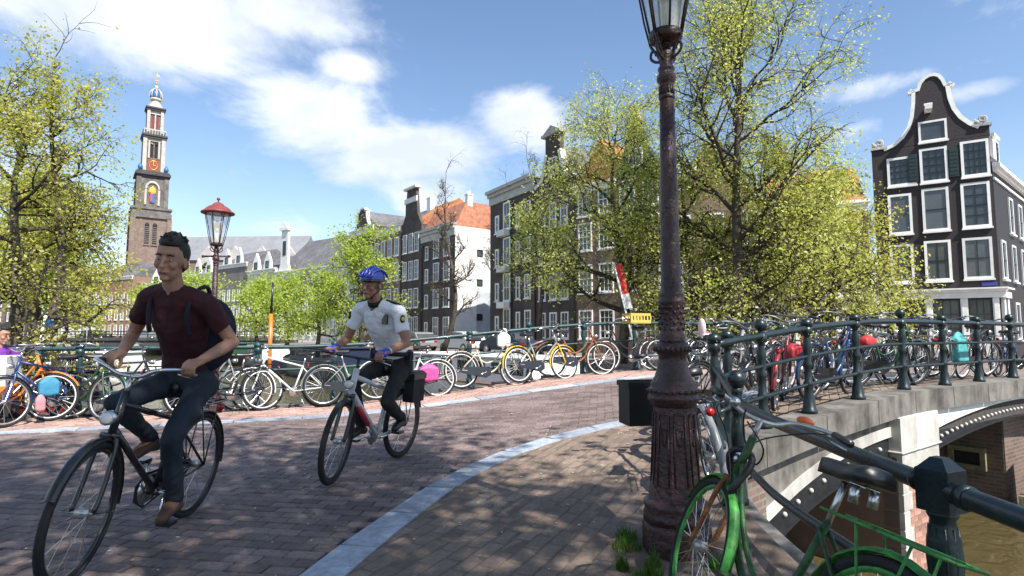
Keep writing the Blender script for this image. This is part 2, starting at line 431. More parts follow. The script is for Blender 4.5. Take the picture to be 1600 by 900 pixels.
# ---- paving bricks --------------------------------------------------------
def right_of(poly, x, y):
    """signed side test against a polyline: True when the point lies to the right of it"""
    best = 1e9; s = 0
    for a, b in zip(poly[:-1], poly[1:]):
        d = b-a; L2 = d.x*d.x+d.y*d.y
        if L2 < 1e-9: continue
        t = max(0, min(1, ((x-a.x)*d.x+(y-a.y)*d.y)/L2))
        ex = x-a.x-d.x*t; ey = y-a.y-d.y*t; e = ex*ex+ey*ey
        if e < best: best = e; s = d.x*ey-d.y*ex
    return s < 0, math.sqrt(best)
STR_S = STRIP_R[::4]; RIG_S = RIGHT[::3]
BW, BD, GAP = .200, .100, .007
def brick_mesh(w, d, h=.06, c=.006):
    b = MB(); b.cbox(-w/2, w/2, -d/2, d/2, -h, 0, c); return b
def region(x, y):
    o = (Vector((x,y,0))-Vector((0,11.385,0))).dot(LP_N)      # <0 on our side of the far parapet
    if o > -.1: return None
    if o > -1.43: return 'pink'
    if o > -1.59: return None                                  # far granite strip
    r, d = right_of(STR_S, x, y)
    if d < .095: return None
    if not r: return 'road'
    r2, d2 = right_of(RIG_S, x, y)
    if r2 or d2 < .13: return None
    return 'walk'
rb = random.Random(11)
cells = {'road': [], 'pink': [], 'walk': []}
ang_of = {'road': R(-9), 'pink': math.atan(.394), 'walk': R(62)}
def lay(kind, ang, x0, x1, y0, y1):
    ca, sa = math.cos(ang), math.sin(ang)
    # bounding square in the rotated frame
    cx, cy = (x0+x1)/2, (y0+y1)/2; h = math.hypot(x1-x0, y1-y0)/2
    j = 0; v = -h
    while v < h:
        u = -h+(0 if j % 2 else (BW+GAP)/2)
        while u < h:
            x = cx+u*ca-v*sa; y = cy+u*sa+v*ca
            if x0 <= x <= x1 and y0 <= y <= y1 and abs(x)/max(y,.2) < 1.05+.5/max(y,.2) and region(x, y) == kind:
                cells[kind].append((x, y))
            u += BW+GAP
        v += BD+GAP; j += 1
lay('road', ang_of['road'], -9.5, 5, 1.7, 11.5)
lay('pink', ang_of['pink'], -11, 7, 6.2, 14)
lay('walk', ang_of['walk'], -1.2, 6, 1.7, 9)
LMP = (.90, 3.25)
def brick_z(x, y): return gz(x, y)
def build_bricks(kind, m_many, m_one, n_single, parent):
    pts = cells[kind]; a = ang_of[kind]
    pts.sort(key=lambda p: p[1]*p[1]+p[0]*p[0])
    if kind == 'walk': pts = [p for p in pts if math.hypot(p[0]-LMP[0], p[1]-LMP[1]) > .27]
    vis = [p for p in pts if p[1] > 2.55 and abs(p[0])/p[1] < .93]
    single = set(vis[:n_single])
    me = brick_mesh(BW, BD).mesh('brick'); me.materials.append(m_one) if m_one else None
    for (x, y) in vis[:n_single]:
        e = .03
        nx = -(gz(x+e,y)-gz(x-e,y))/(2*e); ny = -(gz(x,y+e)-gz(x,y-e))/(2*e)
        o = obj('brick', me, parent, (x, y, brick_z(x,y)+(rb.uniform(-.004,.002) if rb.random() > .02 else -.008)), (-ny+rb.gauss(0,.008), nx+rb.gauss(0,.008), a+rb.gauss(0,.012)))
    b = MB(); ref = brick_mesh(BW, BD)
    for (x, y) in pts:
        if (x, y) in single: continue
        aa = a+rb.gauss(0,.012); ca, sa = math.cos(aa), math.sin(aa); dz = (rb.uniform(-.004,.002) if rb.random() > .02 else -.008); tx = rb.gauss(0,.008); ty = rb.gauss(0,.008)
        vs = []
        for (u, v, w) in ref.v:
            px = x+u*ca-v*sa; py = y+u*sa+v*ca
            vs.append((px, py, brick_z(px,py)+w+dz+u*tx+v*ty))
        b.add(vs, ref.f[1:])
    stuff(b.build('bricks', m_many, parent))
# sheets that carry the bricks (sand joints show between them)
def sheet(name, m, pts):
    b = MB(); n = len(pts)
    b.add([(p[0],p[1],gz(p[0],p[1])-.05) for p in pts], [tuple(range(n))]); return struct(b.build(name, m))
def strip_sheet(name, m, inner, outer, dz):
    b = MB()
    for p, q in zip(inner, outer):
        for k in range(5):
            a = p+(q-p)*(k/4); b.v.append((a.x, a.y, gz(a.x,a.y)+dz))
    for i in range(len(inner)-1):
        for k in range(4): b.f.append((i*5+k, (i+1)*5+k, (i+1)*5+k+1, i*5+k+1)); b.sm.append(False)
    # face up
    me = b.mesh(name); me.materials.append(m)
    if me.polygons[0].normal.z < 0: me.flip_normals()
    return struct(obj(name, me))
ro_in = []; ro_out = []
for i in range(0, 60):
    t = i/59; x = -11+t*21
    ro_out.append(off_par(x, 1.36))
    k = min(len(STRIP_R)-1, int(t*(len(STRIP_R)-1))); ro_in.append(STRIP_R[k])
road = strip_sheet('road', M_joint, ro_in, ro_out, -.016)
pk_in = [off_par(-13+i*.5, 1.36) for i in range(54)]; pk_out = [off_par(-13+i*.5, .02) for i in range(54)]
pink = strip_sheet('far_pavement', mat('pink_joint', (.2,.15,.12), .95, var=.3, scale=12), pk_in, pk_out, -.0145)
rs = [STRIP_R[min(len(STRIP_R)-1, int(i/59*(len(STRIP_R)-1)))] for i in range(60)]
rg = [RIGHT[min(len(RIGHT)-1, int(i/59*(len(RIGHT)-1)))] for i in range(60)]
walk = strip_sheet('near_pavement', M_joint2, rs, rg, -.0055)
build_bricks('road', M_road, M_road1, 300, road)
build_bricks('pink', M_pink, None, 0, pink)
build_bricks('walk', M_pave, M_pave1, 300, walk)

# granite strips, slab by slab
def slabs(name, path, step, width):
    pts = resample(path, step); root = None
    ks = struct(strip_sheet(name, M_joint, [p+Vector((.0,.0,0)) for p in pts], [p+Vector((.02,.02,0)) for p in pts], -.04))
    for a, b in zip(pts[:-1], pts[1:]):
        d = b-a; m = (a+b)/2; L = d.length
        za, zb = gz(a.x,a.y), gz(b.x,b.y)
        dv = Vector((d.x, d.y, zb-za)).normalized()
        nrm = Vector((-d.y, d.x, 0)).normalized()*width/2
        q = MB(); top = []
        for (s, t) in ((0,-1),(1,-1),(1,1),(0,1)):
            p = (a+d*(.012 if s == 0 else 1-.012))+nrm*t
            top.append(p)
        vs = [(p.x-m.x, p.y-m.y, gz(p.x,p.y)+.006) for p in top]+[(p.x-m.x, p.y-m.y, gz(p.x,p.y)-.1) for p in top]
        q.add(vs, [(0,1,2,3),(0,4,5,1),(1,5,6,2),(2,6,7,3),(3,7,4,0)])
        q.build('kerb_slab', M_strip, ks, (m.x, m.y, 0))
slabs('near_kerb_strip', STRIP_R, .62, .225)
slabs('far_kerb_strip', [off_par(-12+i*.5, 1.51) for i in range(46)], .9, .29)
# ------------------------------------------------------------------ bridge masonry
M_green = mat('dark_green_paint', (.0035,.010,.0125), .36, var=.35, scale=14, col2=(.006,.017,.020), bump=.12, bscale=70, coat=.05)
M_teal = mat('teal_paint', (.008,.036,.040), .42, var=.35, scale=14, col2=(.014,.055,.060), bump=.12, bscale=70, coat=.2)
M_black_iron = mat('black_iron', (.012,.013,.015), .5, var=.4, scale=10, bump=.2)
M_rivet = mat('rivet_paint', (.45,.45,.44), .5)
M_white_paint = mat('white_paint', (.72,.72,.70), .55, var=.12, scale=3, bump=.15, bscale=12)

bridge = thing('arch_bridge', 'low stone and iron canal bridge with weathered coping and dark arches under the right railing', 'bridge', (0,0,0))
PAR = [p for p in RIGHT if 1.35 < p.x and p.y > 1.2]
PS = resample(PAR, .05)
def arclen(poly):
    s = [0]
    for a, b in zip(poly[:-1], poly[1:]): s.append(s[-1]+(b-a).length)
    return s
PL = arclen(PS)
def par_at(s):
    s = max(0, min(PL[-1]-1e-4, s)); i = min(len(PS)-2, int(s/.05))
    while i < len(PS)-2 and PL[i+1] < s: i += 1
    while i > 0 and PL[i] > s: i -= 1
    t = (s-PL[i])/max(1e-6, PL[i+1]-PL[i]); p = PS[i].lerp(PS[i+1], t); d = (PS[i+1]-PS[i]).normalized()
    return p, d, Vector((d.y, -d.x, 0))        # outward (canal side) normal
def s_at_x(x):
    for i, p in enumerate(PS):
        if p.x > x and p.y > 4: return PL[i]
    return PL[-1]
def ribbon(b, s0, s1, zf0, zf1, o0, o1, n=None):
    """solid band along the parapet between two heights (functions of s) and two outward offsets"""
    n = n or max(2, int((s1-s0)/.12)); o = len(b.v)
    for i in range(n+1):
        s = s0+(s1-s0)*i/n; p, d, nr = par_at(s)
        z0 = zf0(s, p) if callable(zf0) else zf0; z1 = zf1(s, p) if callable(zf1) else zf1
        for (off, z) in ((o0,z0),(o1,z0),(o1,z1),(o0,z1)):
            q = p+nr*off; b.v.append((q.x, q.y, z))
    for i in range(n):
        a = o+i*4; c = a+4
        for k in range(4): b.f.append((a+k, a+(k+1) % 4, c+(k+1) % 4, c+k)); b.sm.append(False)
    b.f.append((o, o+3, o+2, o+1)); b.f.append((o+n*4, o+n*4+1, o+n*4+2, o+n*4+3)); b.sm += [False, False]
top = lambda s, p: gz(p.x,p.y)+.03
# coping stones
s_a = s_at_x(1.62); s_p0 = s_at_x(4.50); s_p1 = s_at_x(5.48); s_m1 = s_at_x(10.6); s_end = PL[-1]-.05
s = s_a; i = 0
while s < s_end-.2:
    L = min(1.15, s_end-s); b = MB()
    ribbon(b, s+.006, s+L-.006, lambda s,p: gz(p.x,p.y)-.24, top, -.16, .20)
    b.build('coping_stone', M_stone, bridge); s += L
# stone spandrel left of the pier, with the flat iron arch below it
def arch_left(s):
    t = (s-s_a)/(s_p0-s_a); t = max(0, min(1, t)); return -1.02+1.02*math.sin(t*PI*.5)**.9*1.0
def arch_main(s):
    t = (s-s_p1)/(s_m1-s_p1); t = max(0, min(1, t)); return -.13+.27*math.sin(t*PI)**.7
b = MB(); ribbon(b, s_a, s_p0, lambda s,p: arch_left(s)-.02+.0, lambda s,p: gz(p.x,p.y)-.2405, -.10, .10); b.build('spandrel_wall', M_stone, bridge)
b = MB(); ribbon(b, s_a, s_p0-.02, lambda s,p: arch_left(s)-.02, lambda s,p: arch_left(s)+.10, .101, .125); b.build('pale_band', M_white_stone, bridge)
b = MB(); ribbon(b, s_a, s_p0-.02, lambda s,p: arch_left(s)-.26, lambda s,p: arch_left(s)-.022, -.05, .09)
ribbon(b, s_a, s_p0-.02, lambda s,p: arch_left(s)-.285, lambda s,p: arch_left(s)-.262, -.09, .13)
b.build('iron_girder', M_black_iron, bridge)
b = MB(); ribbon(b, s_p1+.01, s_m1, lambda s,p: arch_main(s)+.03, lambda s,p: gz(p.x,p.y)-.2405, -.10, .13); b.build('white_fascia', M_white_paint, bridge)
b = MB(); ribbon(b, s_p1+.01, s_m1, lambda s,p: arch_main(s)-.22, lambda s,p: arch_main(s)+.028, -.05, .07)
ribbon(b, s_p1+.01, s_m1, lambda s,p: arch_main(s)-.245, lambda s,p: arch_main(s)-.222, -.09, .13)
b.build('iron_girder', M_black_iron, bridge)
rv = MB(); rv.ball((0,0,0), .026, 8, 6); rvm = rv.mesh('rivet'); rvm.materials.append(M_rivet)
for (s0, s1, fn, st, off) in ((s_a+.3, s_p0-.1, arch_left, .26, .098), (s_p1+.1, s_m1, arch_main, .155, .078)):
    s = s0
    while s < s1:
        p, d, nr = par_at(s); q = p+nr*off; obj('rivet', rvm, bridge, (q.x, q.y, fn(s)-.13)); s += st
# pier between the two spans: pale stone with a recessed brick panel
pp, pd, pn = par_at((s_p0+s_p1)/2); PWID = (s_p1-s_p0)
PM = Matrix.Translation(pp)@Matrix(((pd.x,pn.x,0,0),(pd.y,pn.y,0,0),(0,0,1,0),(0,0,0,1)))
zt = gz(pp.x,pp.y)-.242
hw = PWID/2
def ps(name, x0,x1,y0,y1,z0,z1, m=M_white_stone):
    b = MB(); b.cbox(x0,x1,y0,y1,z0,z1,.012,PM); return b.build(name, m, bridge)
ps('pier_core', -hw, hw, -3.2, .17, -2.6, -.25, mat('pier_brick_back', (.2,.13,.1), .9))
ps('pier_head', -hw-.02, hw+.02, -.1, .236, -.18, zt)
ps('pier_string', -hw-.05, hw+.05, -.1, .255, -.205, -.183)
ps('pier_lintel', -hw, hw, .0, .23, -.47, -.208)
zz = -.47
rq = random.Random(3)
for sd in (-1, 1):                                   # quoins down both edges of the panel
    z = -.473; k = 0
    while z > -2.2:
        h = .21; w = (.20 if k % 2 else .13)*PWID/.93
        x0, x1 = (-hw, -hw+w) if sd < 0 else (hw-w, hw)
        ps('quoin', x0, x1, .0, .225, z-h+.006, z-.0, M_white_stone); z -= h; k += 1
b = MB(); b.box(-.105, .105, -.05, 0, -.031, .031); bm_ = b.mesh('brick'); bm_.materials.append(mat('pier_brick', (.30,.15,.11), .9, var=.25, scale=9, col2=(.38,.22,.17), objvar=.3))
nb = 0
for k in range(26):
    z = -.50-k*.068
    for i in range(-3, 4):
        x = i*.218+(0.109 if k % 2 else 0)
        if abs(x) > hw-.16: continue
        q = PM@Vector((x, .195, z)); obj('brick', bm_, bridge, q, (0, 0, math.atan2(pd.y,pd.x)+PI)); nb += 1
b = MB(); b.box(-hw+.12, hw-.12, .0, .188, -2.4, -.472, PM); b.build('mortar_bed', mat('mortar', (.4,.36,.31), .95), bridge)
# abutments and the far wall seen through the main arch
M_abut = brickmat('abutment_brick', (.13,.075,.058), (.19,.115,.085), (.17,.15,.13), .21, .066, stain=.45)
def wall_between(name, p, q, z0, z1, th, m, parent=bridge):
    p = Vector((p[0],p[1],0)); q = Vector((q[0],q[1],0)); d = (q-p); L = d.length
    b = MB(); b.box(0, L, 0, th, z0, z1)
    return b.build(name, m, parent, (p.x,p.y,0), (0,0,math.atan2(d.y,d.x)))
e_r = par_at(s_m1)[0]
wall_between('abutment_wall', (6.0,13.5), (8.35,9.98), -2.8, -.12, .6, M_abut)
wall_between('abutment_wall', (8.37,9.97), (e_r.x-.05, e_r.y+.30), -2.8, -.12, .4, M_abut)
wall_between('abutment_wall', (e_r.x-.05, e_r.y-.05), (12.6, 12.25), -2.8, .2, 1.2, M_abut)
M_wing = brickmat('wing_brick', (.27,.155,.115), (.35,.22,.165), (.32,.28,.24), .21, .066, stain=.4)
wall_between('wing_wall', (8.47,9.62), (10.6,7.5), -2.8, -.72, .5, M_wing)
wall_between('stone_ledge', (8.28,9.66), (10.45,7.42), -2.8, -1.42, .2, mat('mossy_stone', (.20,.18,.11), .9, var=.4, scale=5, bump=.5))
NM = Matrix.Translation((6.0,13.5,0))@Matrix.Rotation(math.atan2(9.98-13.5, 8.35-6.0), 4, 'Z')
b = MB()
for (x0,x1,z0,z1) in ((3.45,4.0,-.84,-.76),(3.45,4.0,-1.14,-1.06),(3.45,3.53,-1.059,-.841),(3.92,4.0,-1.059,-.841)): b.box(x0,x1,-.08,.0,z0,z1,NM)
b.build('niche_frame', MATS['mossy_stone'], bridge)
b = MB(); b.box(3.54,3.91,-.03,.0,-1.058,-.842,NM); b.build('niche', M_black_iron, bridge)
b = MB(); b.cbox(-hw+.17, hw-.17, .0, .2, -.60, -.474, .004, PM); b.build('recess_shade', M_black_iron, bridge)  # near-black slab stands in for the shade of the opening under the lintel
# near abutment, quay wall under the railing
wall_between('abutment_wall', (1.75,5.2), (-8.3,9.2), -2.8, -.35, .3, M_abut)
b = MB(); ribbon(b, .02, s_a-.004, -.22, .02, -.14, .16); ribbon(b, .02, s_a-.004, -3.0, -.2205, -.05, .08)
b.build('quay_coping', M_stone, bridge)
# left fascia (towards the wide canal)
b = MB()
for k in range(20):
    x0 = -8.3+k; x1 = x0+1
    p = Vector((x0,left_par(x0),0)); 
    Mx = Matrix.Translation(p)@Matrix.Rotation(math.atan(.394),4,'Z')
    z = gz(p.x,p.y); b.box(0, 1.07, .0, .3, z-.6, z+.02, Mx)
b.build('far_fascia', M_stone, bridge)

# ------------------------------------------------------------------ railings
def baluster(h, rb=.07, style='plain'):
    """railing post from ground 0 to rail height h"""
    b = MB()
    pr = [(rb*1.15,0),(rb*1.15,.03),(rb*.95,.045),(rb*.80,.16),(rb*.62,.20),(rb*.62,.28),(rb*.72,.30),(rb*.72,.32),(rb*.55,.34),
          (rb*.50,h*.52),(rb*.62,h*.54),(rb*.62,h*.57),(rb*.48,h*.60),(rb*.60,h*.72),(rb*.66,h*.78),(rb*.45,h*.86),(rb*.45,h*.90),(rb*.8,h*.92),(rb*.8,h*1.0)]
    b.lathe(pr, 14)
    if style == 'ball': b.lathe([(rb*.4,h),(rb*.4,h+.03)], 12); b.ball((0,0,h+.085), .062, 14, 10)
    else: b.lathe([(rb*.86,h),(rb*.86,h+.05),(rb*.6,h+.075),(rb*.15,h+.085)], 14)
    return b
POSTM = {}
def post(parent, p, h, style='plain', m=None, rb=.07):
    m = m or M_green; key = (round(h,2), style, m.name, rb)
    if key not in POSTM:
        me = baluster(h, rb, style).mesh('post'); me.materials.append(m); POSTM[key] = me
    return obj('post', POSTM[key], parent, p)
def rail_tube(parent, pts, r, m, n=10, name='rail'):
    b = MB(); b.tube(pts, r, n); return b.build(name, m, parent)
rail_r = thing('bridge_railing', 'dark green iron railing curving over the right side of the bridge above the stone coping', 'railing', (0,0,0))
posts_r = [(1.80,5.16,'plain'),(2.02,5.44,'plain'),(2.47,5.74,'ball'),(3.18,6.24,'plain'),(4.08,6.87,'plain'),(5.18,7.69,'ball'),(6.2,8.33,'plain'),(7.2,8.96,'plain'),(8.38,9.72,'ball'),(9.6,10.5,'plain'),(10.8,11.25,'plain'),(12.0,12.0,'ball')]
for (x, y, st) in posts_r: post(rail_r, (x, y, gz(x,y)+.03), .92, st)
RH = .90
pr = resample([p for p in RIGHT if p.y > 5.1], .25)
for (h, r) in ((RH, .034), (.60, .02), (.30, .02)):
    rail_tube(rail_r, [(p.x, p.y, gz(p.x,p.y)+.03+h) for p in pr], r, M_green)
# near quay railing: level, then swung up to the bridge railing
rail_n = thing('quay_railing', 'thick dark green railing with a square capped post in the right foreground', 'railing', (0,0,0))
nearline = [(1.34,-1.5,.73),(1.345,.8,.73),(1.35,1.8,.735),(1.41,2.8,.74),(1.47,3.5,.745),(1.60,4.15,.76),(1.72,4.62,.80),(1.79,4.95,.85),(1.80,5.16,.93)]
rail_tube(rail_n, spline(nearline, 8), .032, M_green, 14)
low = [(1.38,-1.5,.33),(1.385,.8,.33),(1.41,2.8,.34),(1.50,3.6,.345),(1.66,4.4,.37),(1.78,5.0,.45),(1.80,5.16,.55)]
rail_tube(rail_n, spline(low, 8), .023, M_green, 12)
def near_post(x, y, style):
    b = MB()
    Rz = Matrix.Translation((x,y,0))@Matrix.Rotation(R(24),4,'Z')
    pr = [(.085,0),(.085,.05),(.07,.07),(.06,.20),(.05,.24),(.062,.27),(.062,.30),(.05,.33),(.046,.36),(.060,.44),(.068,.52),(.064,.58),(.052,.62),(.048,.64),(.06,.655),(.06,.67)]
    b.lathe([(q*.72, z) for q, z in pr], 24, Rz)
    for k in range(10):
        a = k*2*PI/10; b.tube([(.035*math.cos(a),.035*math.sin(a),.37),(.047*math.cos(a),.047*math.sin(a),.52),(.038*math.cos(a),.038*math.sin(a),.62)], .004, 5, M=Rz)
    if style == 'square':
        w = .049; b.cbox(-w,w,-w,w,.668,.80,.004,Rz); v = w-.003; u = .018
        b.add([(-v,-v,.797),(v,-v,.797),(v,v,.797),(-v,v,.797),(-u,-u,.832),(u,-u,.832),(u,u,.832),(-u,u,.832)], [(0,1,5,4),(1,2,6,5),(2,3,7,6),(3,0,4,7),(4,5,6,7)], False, Rz)
    else:
        b.lathe([(.045,.67),(.045,.70),(.035,.78),(.042,.80),(.042,.83),(.026,.84)], 20, Rz); b.ball((0,0,.895), .068, 20, 14, Rz)
    return b.build('post', M_green, rail_n)
near_post(1.352, 1.86, 'square'); near_post(1.62, 4.2, 'ball'); near_post(1.38, -.4, 'square')
# collars where the rail meets the near post
b = MB()
b.tube([(1.355,1.95,.737),(1.356,1.97,.737)], .037, 14); b.tube([(1.349,1.74,.735),(1.349,1.77,.735)], .037, 14); b.build('rail_collar', M_green, rail_n)
# far railing of the bridge
rail_l = thing('bridge_railing', 'long teal iron railing along the far side of the bridge behind the parked bicycles', 'railing', (0,0,0))
base = Vector((-6.56, left_par(-6.56), 0)); k = -3
while k < 14:
    p = base+LP_DIR*(1.235*k); 
    post(rail_l, (p.x, p.y, gz(p.x,p.y)), 1.0, 'ball' if k % 5 == 1 else 'plain', M_teal, .075); k += 1
ln = [base+LP_DIR*(i*.4-4.2) for i in range(56)]
for (h, r) in ((1.0,.034),(.62,.02),(.33,.02)):
    rail_tube(rail_l, [(p.x,p.y,gz(p.x,p.y)+h) for p in ln], r, M_teal, 8)

# ------------------------------------------------------------------ street lamps
M_lamp = mat('lamp_paint', (.034,.014,.015), .42, var=.3, scale=9, col2=(.046,.021,.020), bump=.6, bscale=38, coat=.0)
M_roof_red = mat('lamp_roof', (.20,.045,.04), .5, var=.25, scale=8)
M_lglass = glassmat('lantern_glass', (.75,.76,.70), .42, .12)
M_bulb = mat('lamp_mantle', (.7,.68,.6), .4)
def make_lamp(label, loc):
    t = thing('street_lamp', label, 'street lamp', loc)
    b = MB()
    b.lathe([(.185,0),(.185,.13),(.178,.15),(.178,.165)], 8, Matrix.Rotation(R(22.5),4,'Z'), smooth=False)
    b.lathe([(.176,.16),(.178,.20),(.165,.225),(.172,.24),(.172,.262),(.150,.28)], 24); b.build('plinth', M_lamp, t)
    b = MB()
    b.lathe([(.148,.27),(.142,.32),(.131,.42),(.122,.55),(.116,.68),(.113,.78)], 8, Matrix.Rotation(R(22.5),4,'Z'), smooth=False)
    for k in range(8):                                # raised panels on the eight faces
        Mk = Matrix.Rotation(k*PI/4,4,'Z')
        for z0, z1, r0, r1 in ((.36,.74,.126,.108),):
            w0, w1 = .034, .028
            for (xa, za, xb, zb) in ((-w0,z0,-w1,z1),(w0,z0,w1,z1),(-w0,z0,w0,z0),(-w1,z1,w1,z1)):
                fa = r0 if za == z0 else r1; fb = r0 if zb == z0 else r1
                b.tube([(fa,xa,za),(fb,xb,zb)], .005, 5, M=Mk)
            # shield ornament
            b.tube([(.112,-.016,.66),(.113,-.014,.60),(.115,0,.57),(.113,.014,.60),(.112,.016,.66),(.112,-.016,.66)], .0045, 5, M=Mk)
    b.build('base', M_lamp, t)
    b = MB()
    b.lathe([(.113,.775),(.122,.785),(.128,.80),(.141,.815),(.141,.832),(.132,.842),(.138,.852),(.138,.872),(.122,.885),(.126,.90),(.116,.915),(.100,.94),(.088,.98),(.079,1.02),(.076,1.055),(.090,1.07),(.098,1.085),(.100,1.10),(.092,1.118),(.078,1.13)], 28)
    for k in range(24): 
        a = k*2*PI/24; b.ball((.139*math.cos(a),.139*math.sin(a),.862), (.012,.012,.010), 6, 5)
        b.ball((.098*math.cos(a),.098*math.sin(a),1.092), (.010,.010,.016), 6, 5)
    b.build('collar', M_lamp, t)
    b = MB()
    b.lathe([(.072,1.125),(.070,1.14),(.073,1.16),(.066,1.18),(.066,1.34),(.073,1.35),(.073,1.365),(.066,1.375),(.070,1.39),(.070,1.40),(.056,1.415),(.050,1.9),(.041,2.56)], 24)
    for k in range(10):                                # relief on the lower drum
        for j in range(5):
            a = (k+.5*(j % 2))*2*PI/10; z = 1.205+j*.03
            b.ball((.066*math.cos(a),.066*math.sin(a),z), (.010,.010,.012), 6, 5)
    b.lathe([(.042,2.53),(.047,2.54),(.047,2.55),(.040,2.56),(.040,2.61),(.043,2.63),(.054,2.645),(.056,2.66),(.054,2.675),(.044,2.685),(.042,2.70),(.048,2.71),(.048,2.72),(.037,2.735),(.040,2.79),(.045,2.81),(.032,2.82),(.026,2.86),(.022,2.91)], 24)
    for k in range(16):                                # fluting below the collar
        a = k*2*PI/16; b.tube([(.041*math.cos(a),.041*math.sin(a),2.56),(.041*math.cos(a),.041*math.sin(a),2.61)], .005, 5)
    rr = random.Random(5)
    for k in range(150):                               # flaking paint on the shaft
        a = rr.uniform(0,2*PI); z = rr.uniform(1.45,2.5); r = .055-.0135*(z-1.42)/1.12-.0025
        b.ball((r*math.cos(a), r*math.sin(a), z), (.006*rr.uniform(.6,1.3),.006*rr.uniform(.6,1.3),.010*rr.uniform(.5,1.6)), 5, 4)
    b.build('shaft', M_lamp, t)
    b = MB()                                           # lantern carrier scrolls
    for k in range(4):
        Mk = Matrix.Rotation(k*PI/2+PI/4,4,'Z')
        b.tube(spline([(.036,0,2.77),(.075,0,2.785),(.100,0,2.815),(.092,0,2.85),(.07,0,2.845),(.064,0,2.82)],5), .0085, 6, M=Mk)
        b.tube(spline([(.032,0,2.76),(.05,0,2.81),(.09,0,2.87),(.104,0,2.90)],4), .009, 6, M=Mk)
        b.tube([(.104,0,2.895),(.142,0,3.05),(.215,0,3.46)], .0065, 6, M=Mk)
    b.tube([(0,0,2.78),(0,0,2.93)], .012, 8)
    b.build('carrier', M_lamp, t)
    lan = MB(); lan.lathe([(.055,2.875),(.085,2.885),(.097,2.90),(.094,2.91),(.098,2.922),(.092,2.935),(.086,2.93)], 24)
    lantern = lan.build('lantern', M_lamp, t)
    fr = MB()
    for k in range(6):
        a = k*PI/3+PI/6; c, s_ = math.cos(a), math.sin(a)
        fr.tube([(.089*c,.089*s_,2.93),(.188*c,.188*s_,3.46)], .007, 5)
    fr.lathe([(.19,3.45),(.20,3.455),(.20,3.475),(.19,3.48)], 6, Matrix.Rotation(PI/6,4,'Z'), smooth=False, cap=False)
    fr.build('lantern_frame', M_lamp, lantern)
    for k in range(6):
        a0 = k*PI/3+PI/6; a1 = a0+PI/3; g = MB(); r0, r1 = .086, .184
        g.add([(r0*math.cos(a0),r0*math.sin(a0),2.935),(r0*math.cos(a1),r0*math.sin(a1),2.935),(r1*math.cos(a1),r1*math.sin(a1),3.455),(r1*math.cos(a0),r1*math.sin(a0),3.455)], [(0,1,2,3)])
        g.build('pane', M_lglass, lantern)
    bu = MB(); bu.tube([(0,0,2.92),(0,0,3.12)], .018, 8); bu.lathe([(.02,3.12),(.045,3.16),(.05,3.24),(.04,3.3),(.015,3.33)], 12); bu.build('mantle', M_bulb, lantern)
    rf = MB()
    rf.lathe([(.27,3.455),(.275,3.475),(.26,3.49),(.225,3.505),(.20,3.54),(.15,3.58),(.10,3.605),(.085,3.63),(.06,3.645),(.03,3.665)], 24)
    rf.tube([(0,0,3.66),(0,0,3.70)], .012, 8); rf.ball((0,0,3.72), .03, 10, 8)
    rf.build('roof', M_roof_red, t)
    b = MB(); b.tube([(-.22,0,2.70),(.22,0,2.70)], .016, 8); b.ball((-.23,0,2.70), .028, 8, 6); b.ball((.23,0,2.70), .028, 8, 6)
    return t, b
lampA, _ = make_lamp('tall reddish brown cast iron street lamp in the foreground with peeling paint', (.90,3.25,.045))
lampB, bar = make_lamp('distant brown street lamp with red roofed lantern behind the cyclist in the maroon shirt', (-4.72,9.12,0))
bar.build('ladder_bar', M_lamp, lampB)
lampB.scale = (.91,.91,.91)
# black box fixed behind the near lamp
bx = thing('litter_bin', 'black open box fixed behind the foreground street lamp', 'bin', (.80,3.60,.67), R(10))
b = MB(); b.cbox(-.115,.115,-.09,.09,.0,.25,.006); b.build('body', mat('black_plastic', (.008,.008,.009), .55), bx)
b = MB(); 
for (x0,x1,y0,y1) in ((-.123,.123,-.098,-.085),(-.123,.123,.085,.098),(-.123,-.11,-.084,.084),(.11,.123,-.084,.084)): b.box(x0,x1,y0,y1,.23,.262)
b.build('rim', MATS['black_plastic'], bx)
b = MB(); b.box(.1,.2,-.32,-.1,.12,.15); b.build('bracket', M_black_iron, bx)
# ------------------------------------------------------------------ bicycles
M_tyre = mat('tyre_rubber', (.014,.014,.015), .8, bump=.3, bscale=90)
M_chrome = mat('steel', (.62,.62,.62), .28, metal=1.0, var=.1)
M_alu = mat('dull_alloy', (.5,.5,.5), .42, metal=.8, var=.2)
M_saddle = mat('black_vinyl', (.012,.012,.014), .38, spec=.6)
M_brown = mat('brown_leather', (.10,.05,.025), .5)
M_dark = mat('black_enamel', (.014,.014,.016), .3, coat=.4)
M_lens = mat('lamp_lens', (.7,.7,.68), .15)
M_redlens = mat('red_lens', (.45,.015,.012), .25)
M_rust = mat('rusty_steel', (.22,.085,.03), .75, var=.5, scale=20, bump=.4)
M_green_bike = mat('bright_green_paint', (.030,.055,.014), .5, var=.4, scale=18, col2=(.035,.26,.036), coat=.15)
M_green_old = mat('worn_green_paint', (.028,.018,.010), .55, var=.4, scale=22, col2=(.016,.10,.022), bump=.3, coat=.1)
def paint(name, c): return mat(name, c, .32, var=.1, scale=12, coat=.35)
WHEELS = {}
